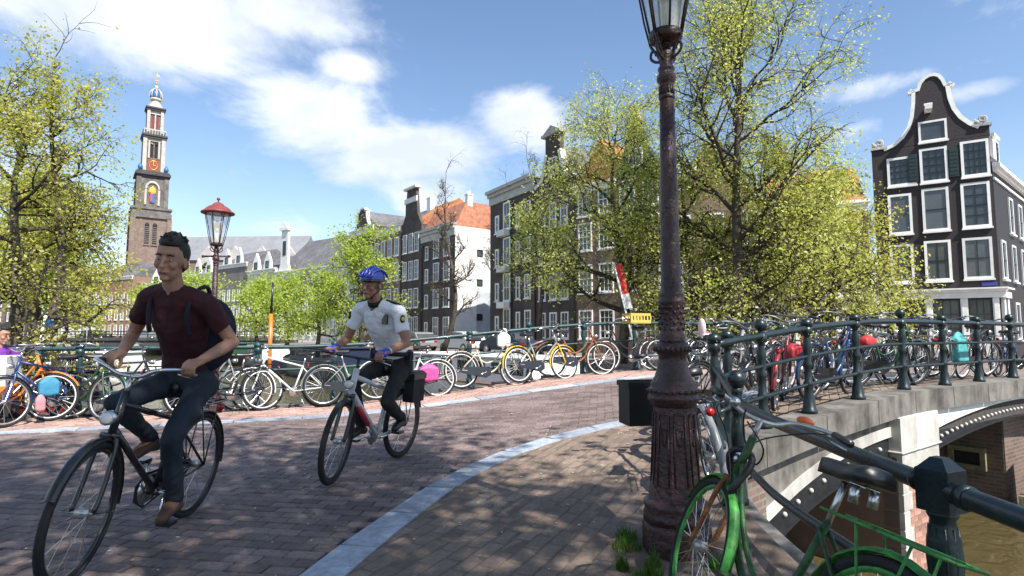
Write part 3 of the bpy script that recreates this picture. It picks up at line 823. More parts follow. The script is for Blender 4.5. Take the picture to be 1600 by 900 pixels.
def wheel_meshes(r, tw, n=32, spokes=18):
    key = (r, tw, n, spokes)
    if key in WHEELS: return WHEELS[key]
    t = MB(); t.tube([((r-tw)*math.cos(2*PI*i/n),0,(r-tw)*math.sin(2*PI*i/n)) for i in range(n)], tw, 7, closed=True)
    rm = MB(); q = r-2*tw-.006
    rm.tube([(q*math.cos(2*PI*i/n),0,q*math.sin(2*PI*i/n)) for i in range(n)], .0125, 5, closed=True)
    sp = MB()
    for k in range(spokes):
        a = 2*PI*k/spokes; sgn = 1 if k % 2 else -1; a2 = a+.35*(1 if (k//2) % 2 else -1)
        sp.tube([(.02*math.cos(a2), .028*sgn, .02*math.sin(a2)), (q*math.cos(a), 0, q*math.sin(a))], .0016, 3, cap=False)
    hb = MB(); hb.tube([(0,-.05,0),(0,-.03,0),(0,-.029,0),(0,.029,0),(0,.03,0),(0,.05,0)], [.008,.008,.024,.024,.008,.008], 10)
    WHEELS[key] = (t, rm, sp, hb); return WHEELS[key]
def arc(cx, cz, r, a0, a1, n=14, y=0): return [(cx+r*math.cos(R(a0+(a1-a0)*i/n)), y, cz+r*math.sin(R(a0+(a1-a0)*i/n))) for i in range(n+1)]
def fender(b, cx, cz, r, a0, a1, w, n=16, M=None):
    prof = [(-w,-.012),(-w*.7,0),(0,.006),(w*.7,0),(w,-.012)]; o = []
    for i in range(n+1):
        a = R(a0+(a1-a0)*i/n)
        for (y, dr) in prof: o.append((cx+(r+dr)*math.cos(a), y, cz+(r+dr)*math.sin(a)))
    k = len(prof); f = []
    for i in range(n):
        for j in range(k-1): f.append((i*k+j, i*k+j+1, (i+1)*k+j+1, (i+1)*k+j))
    b.add(o, f, True, M)
def make_bike(label, loc=(0,0,0), heading=0.0, lean=0.0, group=None, style='city', frame='lady', m_frame=None, m_rim=None, m_tyre=None, m_fender=None, m_fork=None,
              m_bar=None, rack=True, m_rack=None, lamp=True, guard=True, steer=0.0, r=.335, tw=.019, saddle=None, sz=0., sw=1., bz=0., hw=1., stand=True, sides=8, fat=1.0, spokes=18, name='bicycle', crank_a=20):
    m_frame = m_frame or M_dark; m_rim = m_rim or M_chrome; m_tyre = m_tyre or M_tyre; m_fender = m_fender or m_frame; m_fork = m_fork or m_frame
    m_bar = m_bar or M_chrome; m_rack = m_rack or M_dark; saddle = saddle or M_saddle
    t = thing(name, label, 'bicycle', loc, 0, group)
    t.rotation_mode = 'XYZ'; t.rotation_euler = (lean, 0, heading)
    XR, XF = -.53, .55; rt = .016*fat
    # steering transform
    top = Vector((.345,0,.92)); bot = Vector((.42,0,.69)); ax = (top-bot).normalized()
    MS = Matrix.Translation(bot)@Matrix.Rotation(steer,4,ax)@Matrix.Translation(-bot)
    # frame
    b = MB(); BBp = (-.07,0,.285)
    b.tube([BBp,(-.215,0,.70)], rt, sides)
    if frame == 'lady':
        b.tube(spline([BBp,(.08,0,.30),(.26,0,.46),(.405,0,.735)],5), rt*1.1, sides)
        b.tube(spline([(-.155,0,.52),(-.02,0,.46),(.18,0,.56),(.37,0,.84)],5), rt*.9, sides)
    elif frame == 'low':
        b.tube(spline([BBp,(.03,0,.265),(.20,0,.36),(.34,0,.56),(.405,0,.735)],5), rt*1.2, sides); b.tube(spline([(-.10,0,.37),(.03,0,.34),(.18,0,.43),(.31,0,.62),(.385,0,.80)],5), rt*.8, sides)
    else:
        b.tube([BBp,(.405,0,.735)], rt*1.15, sides); b.tube([(-.21,0,.69),(.365,0,.855)], rt, sides)
    b.tube([(.345,0,.92),(.42,0,.69)], rt*1.25, sides)
    for y in (-1, 1):
        b.tube([(-.07,y*.03,.285),(XR,y*.055,r)], rt*.62, 6); b.tube([(-.205,y*.02,.67),(XR,y*.055,r)], rt*.55, 6)
    b.tube([(-.07,-.035,.285),(-.07,.035,.285)], .024, 8)
    b.build('frame', m_frame, t)
    b = MB(); b.tube([(-.215,0,.69),(-.255,0,.86+sz)], .0125, 8); sp_ = b.build('seat_post', M_chrome, t)
    # fork
    b = MB()
    for y in (-1, 1): b.tube(spline([(.425,y*.03,.70),(.45,y*.045,.62),(.50,y*.05,.46),(XF,y*.05,r)],4), [rt*.8]*12+[rt*.55], 6, M=MS)
    b.tube([(.424,-.045,.70),(.424,.045,.70)], rt, 6, M=MS)
    b.build('fork', m_fork, t)
    # wheels
    T, RM, SP, HB = wheel_meshes(r, tw, 36, spokes)
    for cx, mm in ((XR, None), (XF, MS)):
        Mw = Matrix.Translation((cx,0,r)); Mw = mm@Mw if mm is not None else Mw
        w = MB(); w.add(T.v, T.f, True, Mw); wo = w.build('wheel', m_tyre, t)
        w = MB(); w.add(RM.v, RM.f, True, Mw); w.build('rim', m_rim, wo)
        w = MB(); w.add(SP.v, SP.f, False, Mw); w.build('spokes', M_chrome, wo)
        w = MB(); w.add(HB.v, HB.f, True, Mw); w.build('hub', M_alu, wo)
    # mudguards
    if style != 'mtb':
        b = MB(); fender(b, XR, r, r+.018, 5, 190, .024); b.build('mudguard', m_fender, t)
        b = MB(); fender(b, XF, r, r+.018, 25, 190, .024, M=MS)
        for y in (-1,1): b.tube([(XF,y*.05,r),(XF-.33*math.cos(R(-15)),y*.022,r-.09)], .003, 4, M=MS)
        b.build('mudguard', m_fender, t)
    else:
        b = MB(); fender(b, XR, r, r+.03, 40, 165, .022); b.build('mudguard', M_dark, t)
    # saddle
    b = MB()
    pts = [(-.40,.075),(-.37,.085),(-.30,.075),(-.22,.035),(-.14,.020),(-.12,.014)]
    vs = []; f = []
    for i, (x, w) in enumerate(pts):
        for (yy, zz) in ((-1,-.045),(-.98,-.012),(-.6,.012),(0,.018 if 0 < i < 5 else .012),(.6,.012),(.98,-.012),(1,-.045)):
            vs.append((x, yy*w*sw, sz+.91+zz+(.014 if i < 2 else 0)))
    k = 7
    for i in range(len(pts)-1):
        for j in range(k-1): f.append((i*k+j,(i+1)*k+j,(i+1)*k+j+1,i*k+j+1))
        f.append((i*k,i*k+6,(i+1)*k+6,(i+1)*k))
    f.append(tuple(range(k))); f.append(tuple((len(pts)-1)*k+j for j in range(k-1,-1,-1)))
    b.add(vs, f, True)
    so = b.build('saddle', saddle, t)
    b = MB()
    for y in (-.04,.04): b.tube([(-.35,y,.80+sz),(-.35,y,.862+sz)], .017, 8)
    b.tube([(-.38,-.03,.862+sz),(-.16,-.012,.872+sz)], .005, 5); b.tube([(-.38,.03,.862+sz),(-.16,.012,.872+sz)], .005, 5)
    b.build('springs', M_chrome, so)
    # handlebar
    b = MB(); gr = []
    if style in ('mtb','sport'):
        b.tube([(.35,0,.9),(.335,0,1.0)], .014, 8, M=MS); b.tube([(.335,0,1.0),(.42,0,1.02)], .014, 8, M=MS)
        b.tube([(.41,-.30,1.035),(.42,-.12,1.02),(.42,.12,1.02),(.41,.30,1.035)], .012, 8, M=MS)
        gr = [((.412,.19,1.03),(.41,.305,1.035)),((.412,-.19,1.03),(.41,-.305,1.035))]
    else:
        b.tube([(.35,0,.9),(.325,0,1.0)], .013, 8, M=MS)
        half = [(.33,0,1.0),(.35,.08,1.01),(.36,.17,1.05),(.30,.26,1.06),(.20,.285,1.05),(.10,.29,1.03)]
        for y in (1,-1): b.tube(spline([(x,y*yy*hw,z) for (x,yy,z) in half],4), .011, 8, M=MS)
        gr = [((.22,.283*hw,1.053),(.095,.29*hw,1.03)),((.22,-.283*hw,1.053),(.095,-.29*hw,1.03))]
    hb_ = b.build('handlebar', m_bar, t)
    for (p, q) in gr:
        g = MB(); g.tube([p,q], .0165, 8, M=MS); g.build('grip', M_saddle, hb_)
    for y in (1,-1):
        g = MB(); g.tube([(gr[0][0][0]+.03,y*gr[0][0][1]*.92,1.03),(gr[0][0][0]-.02,y*gr[0][0][1],1.015),(gr[0][1][0]+.02,y*gr[0][1][1],1.0)], .005, 5, M=MS); g.build('brake_lever', M_chrome, hb_)
    # crank
    b = MB(); b.tube([(-.07,-.05,.285),(-.07,-.045,.285)], [.085,.085], 20)
    for sgn in (1,-1):
        a = R(crank_a+(0 if sgn > 0 else 180)); b.tube([(-.07,sgn*.06,.285),(-.07+.165*math.cos(a),sgn*.07,.285+.165*math.sin(a))], .010, 6)
    b.tube([(-.07,-.07,.285),(-.07,.07,.285)], .012, 8)
    b.tube([(-.07,-.047,.37),(XR,-.047,r+.035)], .0045, 4); b.tube([(-.07,-.047,.20),(XR,-.047,r-.035)], .0045, 4)
    co = b.build('crank', M_chrome, t)
    for sgn in (1,-1):
        a = R(crank_a+(0 if sgn > 0 else 180)); px, pz = -.07+.165*math.cos(a), .285+.165*math.sin(a)
        g = MB(); g.box(px-.045,px+.045,sgn*.12-.04,sgn*.12+.04,pz-.011,pz+.011); g.build('pedal', M_dark, co)
    if guard:
        b = MB(); poly = [(-.56,.30),(-.53,.28),(-.07,.18),(.03,.24),(.03,.33),(-.07,.39),(-.53,.39),(-.57,.36)]
        b.prism(poly, .050, .058, Matrix(((1,0,0,0),(0,0,-1,0),(0,1,0,0),(0,0,0,1)))); b.build('chain_guard', M_dark, t)
    if rack:
        b = MB(); z = 2*r+.065
        for y in (-.055,.055): b.tube([(-.23,y,z),(-.76,y,z)], .006, 5)
        b.tube([(-.76,-.055,z),(-.76,.055,z)], .006, 5)
        for x in (-.32,-.45,-.58,-.7): b.tube([(x,-.055,z),(x,.055,z)], .0045, 4)
        b.tube([(-.35,0,z+.004),(-.74,0,z+.004)], .005, 4)
        for y in (-1,1): b.tube([(-.62,y*.055,z),(XR,y*.06,r)], .005, 5); b.tube([(-.40,y*.055,z),(XR,y*.06,r)], .005, 5)
        ro = b.build('rack', m_rack, t)
        g = MB(); g.tube([(-.775,0,z-.06),(-.79,0,z-.06)], .028, 10); g.build('tail_light', M_redlens, t)
    if lamp:
        b = MB(); b.lathe([(.02,-.05),(.036,-.02),(.036,.03)], 10, MS@Matrix.Translation((.475,0,.80))@Matrix.Rotation(R(90),4,'Y')); lo = b.build('headlamp', M_chrome, t)
        b = MB(); b.lathe([(.034,.031),(.02,.038)], 10, MS@Matrix.Translation((.475,0,.80))@Matrix.Rotation(R(90),4,'Y')); b.build('lens', M_lens, lo)
    if stand:
        b = MB(); b.tube([(-.14,.03,.27),(-.26,.17,.015)], .008, 6); b.build('kickstand', M_chrome, t)
    return t
# ------------------------------------------------------------------ houses
def pane_mat(name, c, rough, curtain=0):
    m = bpy.data.materials.new(name); m.use_nodes = True; nt = m.node_tree; N = nt.nodes; L = nt.links; b = N['Principled BSDF']
    b.inputs['Roughness'].default_value = rough; b.inputs['Specular IOR Level'].default_value = .6
    tc = N.new('ShaderNodeTexCoord'); nz = N.new('ShaderNodeTexNoise'); nz.inputs['Scale'].default_value = 1.4; nz.inputs['Detail'].default_value = 3
    L.new(tc.outputs['Object'], nz.inputs['Vector'])
    oi = N.new('ShaderNodeObjectInfo')
    r = N.new('ShaderNodeValToRGB'); e = r.color_ramp.elements
    e[0].position = .35; e[0].color = (c[0],c[1],c[2],1); e[1].position = .7; e[1].color = (c[0]*3+.01,c[1]*3+.012,c[2]*3+.014,1)
    L.new(nz.outputs[0], r.inputs[0])
    mx = N.new('ShaderNodeMix'); mx.data_type = 'RGBA'; mx.inputs[7].default_value = (.16,.17,.18,1)
    gt = N.new('ShaderNodeMath'); gt.operation = 'MULTIPLY'; gt.inputs[1].default_value = curtain; L.new(oi.outputs['Random'], gt.inputs[0])
    L.new(gt.outputs[0], mx.inputs[0]); L.new(r.outputs[0], mx.inputs[6]); L.new(mx.outputs[2], b.inputs['Base Color'])
    nb = N.new('ShaderNodeTexNoise'); nb.inputs['Scale'].default_value = 2.5; L.new(tc.outputs['Object'], nb.inputs['Vector'])
    bp = N.new('ShaderNodeBump'); bp.inputs['Strength'].default_value = .12; bp.inputs['Distance'].default_value = .05
    L.new(nb.outputs[0], bp.inputs['Height']); L.new(bp.outputs[0], b.inputs['Normal'])
    return m
M_pane = pane_mat('window_glass', (.010,.012,.013), .06, .6)
M_frame = mat('white_window_paint', (.74,.74,.71), .55, var=.12, scale=2, objvar=.14)
M_bar_w = M_frame
M_gdark = mat('shutter_green', (.010,.028,.026), .45, var=.2)
M_slate = brickmat('slate_roof', (.12,.115,.125), (.18,.17,.185), (.06,.06,.065), .3, .14, .8, .4, .01)
M_purple = brickmat('purple_tile_roof', (.24,.21,.23), (.36,.32,.35), (.10,.09,.10), .26, .16, .7, .4, .02)
M_orange = brickmat('orange_tile_roof', (.46,.16,.065), (.60,.24,.10), (.22,.09,.04), .26, .18, .8, .4, .02)
M_bk_dark = brickmat('dark_brick', (.055,.038,.034), (.085,.058,.050), (.10,.09,.08), .22, .07, .85, .6)
M_bk_choc = brickmat('chocolate_brick', (.017,.0105,.0108), (.022,.014,.0135), (.015,.011,.011), .22, .07, .6, .22)
M_bk_brown = brickmat('brown_brick', (.17,.095,.065), (.23,.135,.095), (.24,.2,.17), .22, .07, .85, .5)
M_bk_red = brickmat('red_brick', (.27,.12,.085), (.34,.16,.11), (.25,.21,.18), .22, .07, .85, .3)
M_bk_grey = brickmat('grey_brick', (.16,.145,.135), (.22,.20,.185), (.2,.19,.18), .22, .07, .85, .3)
M_plaster = mat('white_plaster', (.72,.72,.70), .8, var=.12, scale=.8, bump=.25, bscale=8)
M_cream = mat('cream_plaster', (.60,.57,.50), .8, var=.15, scale=.8, bump=.2, bscale=8)
WIN = {}
def window(parent, x, z, w, h, y=0.0, cols=2, rows=2, fw=.11, m_f=None, side=None, m_b=None, ang=PI/2, lab=None, sill=True, mid=True):
    """window whose lower left corner is at (x, z); y is the wall plane (outward is -y). side='R': on the right side wall (outward +x, x means the wall plane)"""
    m_f = m_f or M_frame; key = (round(w,2), round(h,2), cols, rows, fw, m_f.name, sill, m_b.name if m_b else '')
    if key not in WIN:
        b = MB(); d = .07
        b.box(0,fw,-d,.0,0,h); b.box(w-fw,w,-d,.0,0,h); b.box(fw,w-fw,-d,.0,h-fw,h); b.box(fw,w-fw,-d,.0,0,fw)
        if sill: b.box(-.04,w+.04,-d-.08,-.0,-.09,-.002)
        f = b.mesh('window'); f.materials.append(m_f)
        b = MB(); bw = .03
        for i in range(1,cols): xx = fw+(w-2*fw)*i/cols; b.box(xx-bw/2,xx+bw/2,-.045,-.012,fw,h-fw)
        for i in range(1,rows): 
            zz = fw+(h-2*fw)*i/rows; t = bw/2*(1.7 if i == rows//2 else 1); b.box(fw,w-fw,-.05,-.013,zz-t,zz+t)
        g = b.mesh('glazing_bars'); g.materials.append(m_b or m_f)
        b = MB(); b.add([(fw,-.010,fw),(w-fw,-.010,fw),(w-fw,-.010,h-fw),(fw,-.010,h-fw)], [(0,1,2,3)]); p = b.mesh('pane'); p.materials.append(M_pane)
        WIN[key] = (f, g, p)
    f, g, p = WIN[key]
    if side == 'R': o = obj('window', f, parent, (x, y, z), (0,0,ang))
    else: o = obj('window', f, parent, (x, y, z))
    obj('glazing_bars', g, o); obj('pane', p, o)
    return o
def house(label, A, B, H, D, m_wall, name='canal_house', group=None):
    t = thing(name, label, 'house', (A[0],A[1],0), math.atan2(B[1]-A[1], B[0]-A[0]), group)
    Wd = math.hypot(B[0]-A[0], B[1]-A[1])
    b = MB(); b.box(0, Wd, 0, D, -.1, H); b.build('wall', m_wall, t)
    return t, Wd
def roof_side(t, Wd, D, H, rise, m, over=.1, y0=.1):
    """ridge parallel to the facade"""
    b = MB(); yr = D*.5
    v = [(-.02,y0,H),(Wd+.02,y0,H),(Wd+.02,yr,H+rise),(-.02,yr,H+rise),(-.02,D+over,H),(Wd+.02,D+over,H)]
    b.add(v, [(0,1,2,3),(3,2,5,4),(0,3,4),(1,5,2),(0,4,5,1)]); return b.build('roof', m, t)
def roof_front(t, Wd, D, H, rise, m, y0=.3, x0=0., x1=None):
    """ridge running away from the facade"""
    x1 = Wd if x1 is None else x1; xm = (x0+x1)/2
    b = MB(); v = [(x0-.03,y0,H),(x1+.03,y0,H),(xm,y0,H+rise),(x0-.03,D,H),(x1+.03,D,H),(xm,D,H+rise)]
    b.add(v, [(0,1,2),(1,4,5,2),(4,3,5),(3,0,2,5),(0,3,4,1)]); return b.build('roof', m, t)
def cornice(t, Wd, z, h=.55, m=None, out=.35, name='cornice', x0=0.):
    m = m or M_frame; b = MB()
    b.box(x0-.05,Wd+.05,-.12,-.002,z-h,z-h*.45); b.box(x0-.08,Wd+.08,-out*.6,-.002,z-h*.449,z-h*.2); b.box(x0-.12,Wd+.12,-out,.1,z-h*.199,z+.03)
    return b.build(name, m, t)
def chimney(t, x, y, z0, z1, m, w=.7, roof=None):
    b = MB(); b.box(x-w/2,x+w/2,y-.3,y+.3,z0,z1); b.box(x-w/2-.06,x+w/2+.06,y-.36,y+.36,z1,z1+.14)
    for dx in (-.18,.18): b.tube([(x+dx,y,z1+.14),(x+dx,y,z1+.5)], .1, 8)
    return b.build('chimney', m, roof or t)
XZ = Matrix(((1,0,0,0),(0,0,-1,0),(0,1,0,0),(0,0,0,1)))      # prism in the facade plane: polygon (x, z), extruded along -y for positive heights
def gable_plate(t, poly, m, y0=0., th=.35, name='gable'):
    b = MB(); b.prism(poly, -th-y0, -y0, XZ); return b.build(name, m, t)
def gable_trim(t, path, m=None, w=.14, y=-.06, name='gable_trim'):
    m = m or M_frame; b = MB()
    P = [Vector((p[0], y, p[1])) for p in path]
    o = []
    for i, p in enumerate(P):
        d = (P[min(i+1,len(P)-1)]-P[max(i-1,0)]).normalized(); n = Vector((-d.z,0,d.x))
        o.append((p+n*w*.15, p-n*w*.85))
    vs = []; fs = []
    for (a, c) in o:
        vs += [(a.x,y,a.z),(c.x,y,c.z),(c.x,.30,c.z),(a.x,.42,a.z)]
    for i in range(len(o)-1):
        q = i*4
        for k in range(4): fs.append((q+k, q+4+k, q+4+(k+1) % 4, q+(k+1) % 4))
    b.add(vs, fs + [(0,1,2,3), tuple((len(o)-1)*4+k for k in (3,2,1,0))]); return b.build(name, m, t)
def bell(x0, x1, z0, zt, top_w=.36):
    """outline of a neck/bell gable from left foot to right foot"""
    w = x1-x0; xm = (x0+x1)/2; h = zt-z0; hw = w*top_w/2
    left = [(x0,z0)]
    for i in range(1,9):
        a = i/8*PI/2; left.append((x0+(xm-hw-x0)*math.sin(a), z0+h*.78*(1-math.cos(a))))
    arch = [(xm-hw*1.0-.12, z0+h*.80), (xm-hw-.12, z0+h*.83),(xm-hw*.72, z0+h*.84)]+[(xm-hw*.72*math.cos(PI*i/8), z0+h*.84+h*.16*math.sin(PI*i/8)) for i in range(0,9)]
    right = [(2*xm-p[0], p[1]) for p in reversed(left)]
    r_sh = [(xm+hw*.72, z0+h*.84),(xm+hw+.12, z0+h*.83),(xm+hw+.12, z0+h*.80)]
    return left+arch+r_sh+right

# ---- the bell gabled corner house on the right
gA, gB = (19.78,31.0), (24.0,28.3)
SKA = math.atan2(.948,.293); SKX, SKY = math.cos(SKA), math.sin(SKA)        # the side street is not square to the canal
def on_side(u, out=0.): return (5.01+SKX*u+SKY*out, SKY*u-SKX*out)
gh, GW = house('dark chocolate brick corner house with white bell gable and white framed windows', gA, gB, 11.25, .34, M_bk_choc)
b = MB(); b.prism([(0,.34),(GW+SKX*.36,.34),(GW+SKX*13,SKY*13),(SKX*13,SKY*13)], -.1, 9.9); b.build('wall', M_bk_choc, gh)
out = [(0.0,11.25),(.55,11.27),(1.02,11.46),(1.40,11.80),(1.68,12.25),(1.84,12.8),(1.93,13.5),(1.97,14.12),(1.80,14.14),(1.80,14.22),(2.2,14.25),(2.28,14.55),(2.48,14.80),(2.72,14.93),(2.98,14.93),(3.2,14.80),(3.36,14.52),(3.42,14.25),(3.78,14.22),(3.78,14.14),(3.56,14.12),(3.62,13.5),(3.76,12.9),(4.0,12.4),(4.35,12.0),(4.7,11.75),(5.06,11.70)]
poly = [(0.0,11.2)]+out[1:-1]+[(5.06,11.70),(5.06,11.2)]
gable_plate(gh, list(poly), M_bk_choc)
gable_trim(gh, out[1:7]+[(1.97,14.12),(1.84,14.2)], w=.17)
gable_trim(gh, [(1.78,14.18),(2.2,14.25),(2.28,14.55),(2.48,14.80),(2.72,14.93),(2.98,14.93),(3.2,14.80),(3.36,14.52),(3.42,14.25),(3.80,14.18)], w=.17, name='gable_crown')
gable_trim(gh, [(3.7,14.2),(3.56,14.12),(3.62,13.5),(3.76,12.9),(4.0,12.4),(4.35,12.0),(4.7,11.75)], w=.2)
for (x, z) in ((.38,11.32),(4.80,11.78)):                       # scroll ornaments on the shoulders
    b = MB(); b.box(x-.42,x+.36,-.1,.32,z-.06,z+.06)
    b.tube([(x+.16*math.cos(R(a))*(1-a/900), -.03, z+.30+.16*math.sin(R(a))*(1-a/900)) for a in range(-90,500,25)], .055, 7)
    b.ball((x-.22,-.02,z+.16), (.14,.1,.13), 8, 6); b.ball((x-.05,.05,z+.30), (.12,.12,.14), 8, 6); b.ball((x-.3,.05,z+.30), (.06,.06,.09), 8, 6)
    b.build('scroll_ornament', M_white_stone, gh)
b = MB(); b.box(2.45,2.75,-.75,0,12.86,13.10); b.box(2.42,2.78,-.55,-.45,13.1,13.22); b.build('hoist_beam', M_frame, gh)
window(gh, 2.14, 11.30, 1.22, 1.12, 0, 1, 1, .10)
for (x, z, w, h, c, r) in ((.67,9.12,1.28,1.56,4,4),(2.12,9.12,1.18,1.84,3,4),(3.84,9.18,1.14,1.86,4,4),
                           (.63,6.52,1.05,2.16,1,2),(2.12,6.55,1.14,2.26,1,2),(3.75,6.57,1.16,2.30,2,4),
                           (.60,3.92,1.04,2.04,1,1),(2.10,3.95,1.12,2.10,2,2),(3.68,3.98,1.18,2.08,2,2)):
    window(gh, x, z, w, h, 0, c, r, .12, m_b=M_gdark)
for (x, z) in ((1.63,9.22),(3.34,9.28)):
    b = MB(); b.box(x,x+.40,-.10,-.004,z,z+1.52)
    for k in range(7): b.box(x+.04,x+.36,-.115,-.101,z+.1+k*.2,z+.22+k*.2)
    b.build('shutter', M_gdark, gh)
b = MB(); b.box(-.04,GW+.30,-.34,.0,3.32,3.44); b.box(-.02,GW+.22,-.26,.0,3.02,3.318); b.box(0,GW+.3,-.42,.02,3.441,3.52)
MSD = Matrix.Translation((GW,0,0))@Matrix.Rotation(SKA,4,'Z'); b.box(.0,1.5,-.24,-.001,3.02,3.318,MSD); b.box(.0,1.6,-.36,-.001,3.441,3.52,MSD); b.build('shop_cornice', M_frame, gh)
for x in (.02,.60,2.02,3.46,4.72): 
    wv = .26 if x != 2.02 and x != 3.46 else .30
    b = MB(); b.box(x,x+wv,-.16,-.002,.0,3.018); b.box(x+.05,x+wv-.05,-.18,-.161,.5,2.8); b.build('pilaster', M_frame, gh)
for (x, w) in ((.88,1.12),(2.34,1.10),(3.78,.92)):
    window(gh, x, .75, w, 2.22, -.03, 3, 3, .06, M_gdark, sill=False)
    b = MB(); b.box(x,x+w,-.10,-.003,.05,.74); b.build('stall_riser', M_frame, gh)
b = MB(); b.box(.25,.6,-.14,-.002,.0,3.015,MSD); b.build('pilaster', M_frame, gh); b = MB(); b.box(1.1,1.45,-.14,-.002,.0,3.015,MSD); b.build('pilaster', M_frame, gh)
b = MB(); b.box(4.35,4.95,-.10,-.003,3.62,3.80); b.build('street_sign', mat('blue_enamel', (.05,.05,.25), .4), gh)
# right side wall: eaves, roof, dormer and windows
b = MB(); b.box(.35,12.8,-.18,-.001,9.45,9.62,MSD); b.box(.33,12.85,-.32,-.001,9.621,9.80,MSD); b.box(.35,12.8,-.08,-.001,9.0,9.12,MSD); b.build('eaves_cornice', M_frame, gh)
def sk(x, u, z): return (x+SKX*u, SKY*u, z)
b = MB(); b.add([sk(GW+.28,.40,9.81),sk(GW+.28,12.9,9.81),sk(GW/2,12.9,13.5),sk(GW/2,.4,13.5),sk(-.1,.4,9.81),sk(-.1,12.9,9.81)], [(0,1,2,3),(3,2,5,4),(1,5,2),(0,3,4)]); b.build('roof', M_purple, gh)
b = MB(); b.box(.9,2.0,.0,1.5,9.82,11.35,MSD); b.box(.8,2.1,-.1,1.6,11.351,11.5,MSD); b.build('dormer', M_frame, gh)
def side_win(u, z, w, h, c, r, fw=.11, out=.003):
    p = MSD@Vector((u,-out,z)); window(gh, p.x, z, w, h, p.y, c, r, fw, side='R', ang=SKA, m_b=M_gdark)
side_win(1.05, 10.0, .8, 1.2, 3, 4, .08)
for (u, z) in ((1.0,4.0),(3.6,4.0),(6.2,4.0),(3.6,6.6),(6.2,6.6),(8.8,4.0),(8.8,6.6),(3.6,.9),(6.2,.9)): side_win(u, z, 1.05, 2.0, 2, 2)

# ---- the rest of the row, right to left
def drainpipe(t, x, z1):
    b = MB(); b.tube([(x,-.07,.0),(x,-.07,z1-.5),(x+.12,-.05,z1-.2)], .05, 6); b.box(x-.08,x+.2,-.16,-.002,z1-.25,z1-.05); return b.build('drainpipe', M_gdark, t)
def grid_windows(t, xs, rows_, w, h, cols=2, rws=3, fw=.10):
    for z in rows_:
        for x in xs: window(t, x-w/2, z, w, h, 0, cols, rws, fw)
h2, w2 = house('low house with white shop front and orange roof beside the bell gabled house', (14.6,32.7), (19.15,30.62), 8.4, 9, M_bk_dark)
rr_ = roof_side(h2, w2, 9, 8.4, 3.0, M_orange); cornice(h2, w2, 8.4, .6); chimney(h2, .9, 4.2, 9.5, 12.2, M_bk_dark, roof=rr_)
grid_windows(h2, (.9,2.5,4.1), (3.9,6.0), 1.0, 1.6)
b = MB(); b.box(-.02,w2+.02,-.32,-.002,3.1,3.45); b.build('shop_cornice', M_frame, h2)
for x in (.05,1.3,1.75,3.2,3.6,4.72): b = MB(); b.box(x,x+.22,-.14,-.002,0,3.09); b.build('pilaster', M_frame, h2)
for x, w in ((.3,.97),(2.0,1.17),(3.85,.84)): window(h2, x, .7, w, 2.3, -.02, 2, 2, .08, sill=False)
h3, w3 = house('brown brick house with tall grey slate roof behind the big green tree', (9.5,35.0), (14.55,32.72), 9.0, 10, M_bk_brown)
roof_front(h3, w3, 10, 9.0, 3.6, M_slate, y0=.36); gable_plate(h3, [(0,9.0),(w3,9.0),(w3/2,12.6)], M_bk_brown); gable_trim(h3, [(0,9.0),(w3/2,12.65),(w3,9.0)], w=.2)
grid_windows(h3, (.9,2.75,4.6), (.8,3.6,6.4), 1.15, 2.0)
h4, w4 = house('tall brown brick house with white sash windows and pointed gable behind the lamp post', (4.35,39.9), (9.45,35.05), 11.4, 11, M_bk_brown)
grid_windows(h4, (.95,2.65,4.35,6.05), (.9,4.0,6.9,9.3), 1.15, 1.95, 3, 4)
roof_front(h4, 7.0, 11, 11.4, 3.4, M_orange, y0=.36, x1=3.9)
gable_plate(h4, [(3.4,11.4),(6.7,11.4),(5.9,13.3),(5.35,14.9),(4.75,14.9),(4.2,13.3)], M_gdark, name='gable'); 
b = MB(); b.box(4.6,5.5,-.15,.4,14.9,15.15); b.box(4.85,5.25,-.1,.35,15.15,15.7); b.build('gable_cap', M_white_stone, h4)
window(h4, 4.5, 12.0, 1.05, 1.2, 0, 2, 2, .1); cornice(h4, 3.4, 11.45, .5)
h5, w5 = house('dark brick house with stepped neck gable and white scrolls beside the tall brown house', (1.75,43.9), (4.30,39.95), 12.2, 11, M_bk_dark)
grid_windows(h5, (1.0,2.35,3.7), (.9,3.7,6.4,9.0), .85, 1.9, 2, 3)
gp = [(0.0,12.2),(w5,12.2),(w5,12.5),(3.75,12.9),(3.45,14.0),(3.25,14.7),(3.25,16.0),(1.45,16.0),(1.45,14.7),(1.25,14.0),(.9,12.9),(0,12.5)]
gable_plate(h5, gp, M_bk_dark); gable_trim(h5, [(0,12.5),(.9,12.9),(1.25,14.0),(1.45,14.75)], w=.3); gable_trim(h5, [(3.25,14.75),(3.45,14.0),(3.75,12.9),(w5,12.5)], w=.3)
b = MB(); b.box(1.2,3.5,-.25,.45,16.0,16.2); b.prism([(1.3,16.2),(3.4,16.2),(2.35,16.75)], -.4, .2, XZ); b.build('pediment', M_white_stone, h5)
window(h5, 1.9, 13.0, .95, 1.3, 0, 2, 2, .1); roof_front(h5, w5, 11, 12.2, 3.2, M_slate, y0=.36)
h6, w6 = house('dark brick warehouse with white cornice and stacked hoist doors at the side street', (-1.9,50.0), (1.70,43.95), 13.3, 11, M_bk_dark)
cornice(h6, w6, 13.6, 1.2, mat('grey_paint', (.42,.42,.40), .6, var=.2, scale=2), .5)
for z in (1.2,4.0,6.9,9.8): window(h6, .95, z, .65, 1.55, 0, 1, 2, .16)
for z in (1.0,3.9,6.9,9.9):
    window(h6, 2.35, z, 1.15, 2.35, 0, 2, 2, .14)
    b = MB(); b.box(2.05,3.35,-.55,-.002,z-.55,z-.05); b.build('hoist_ledge', M_frame, h6)
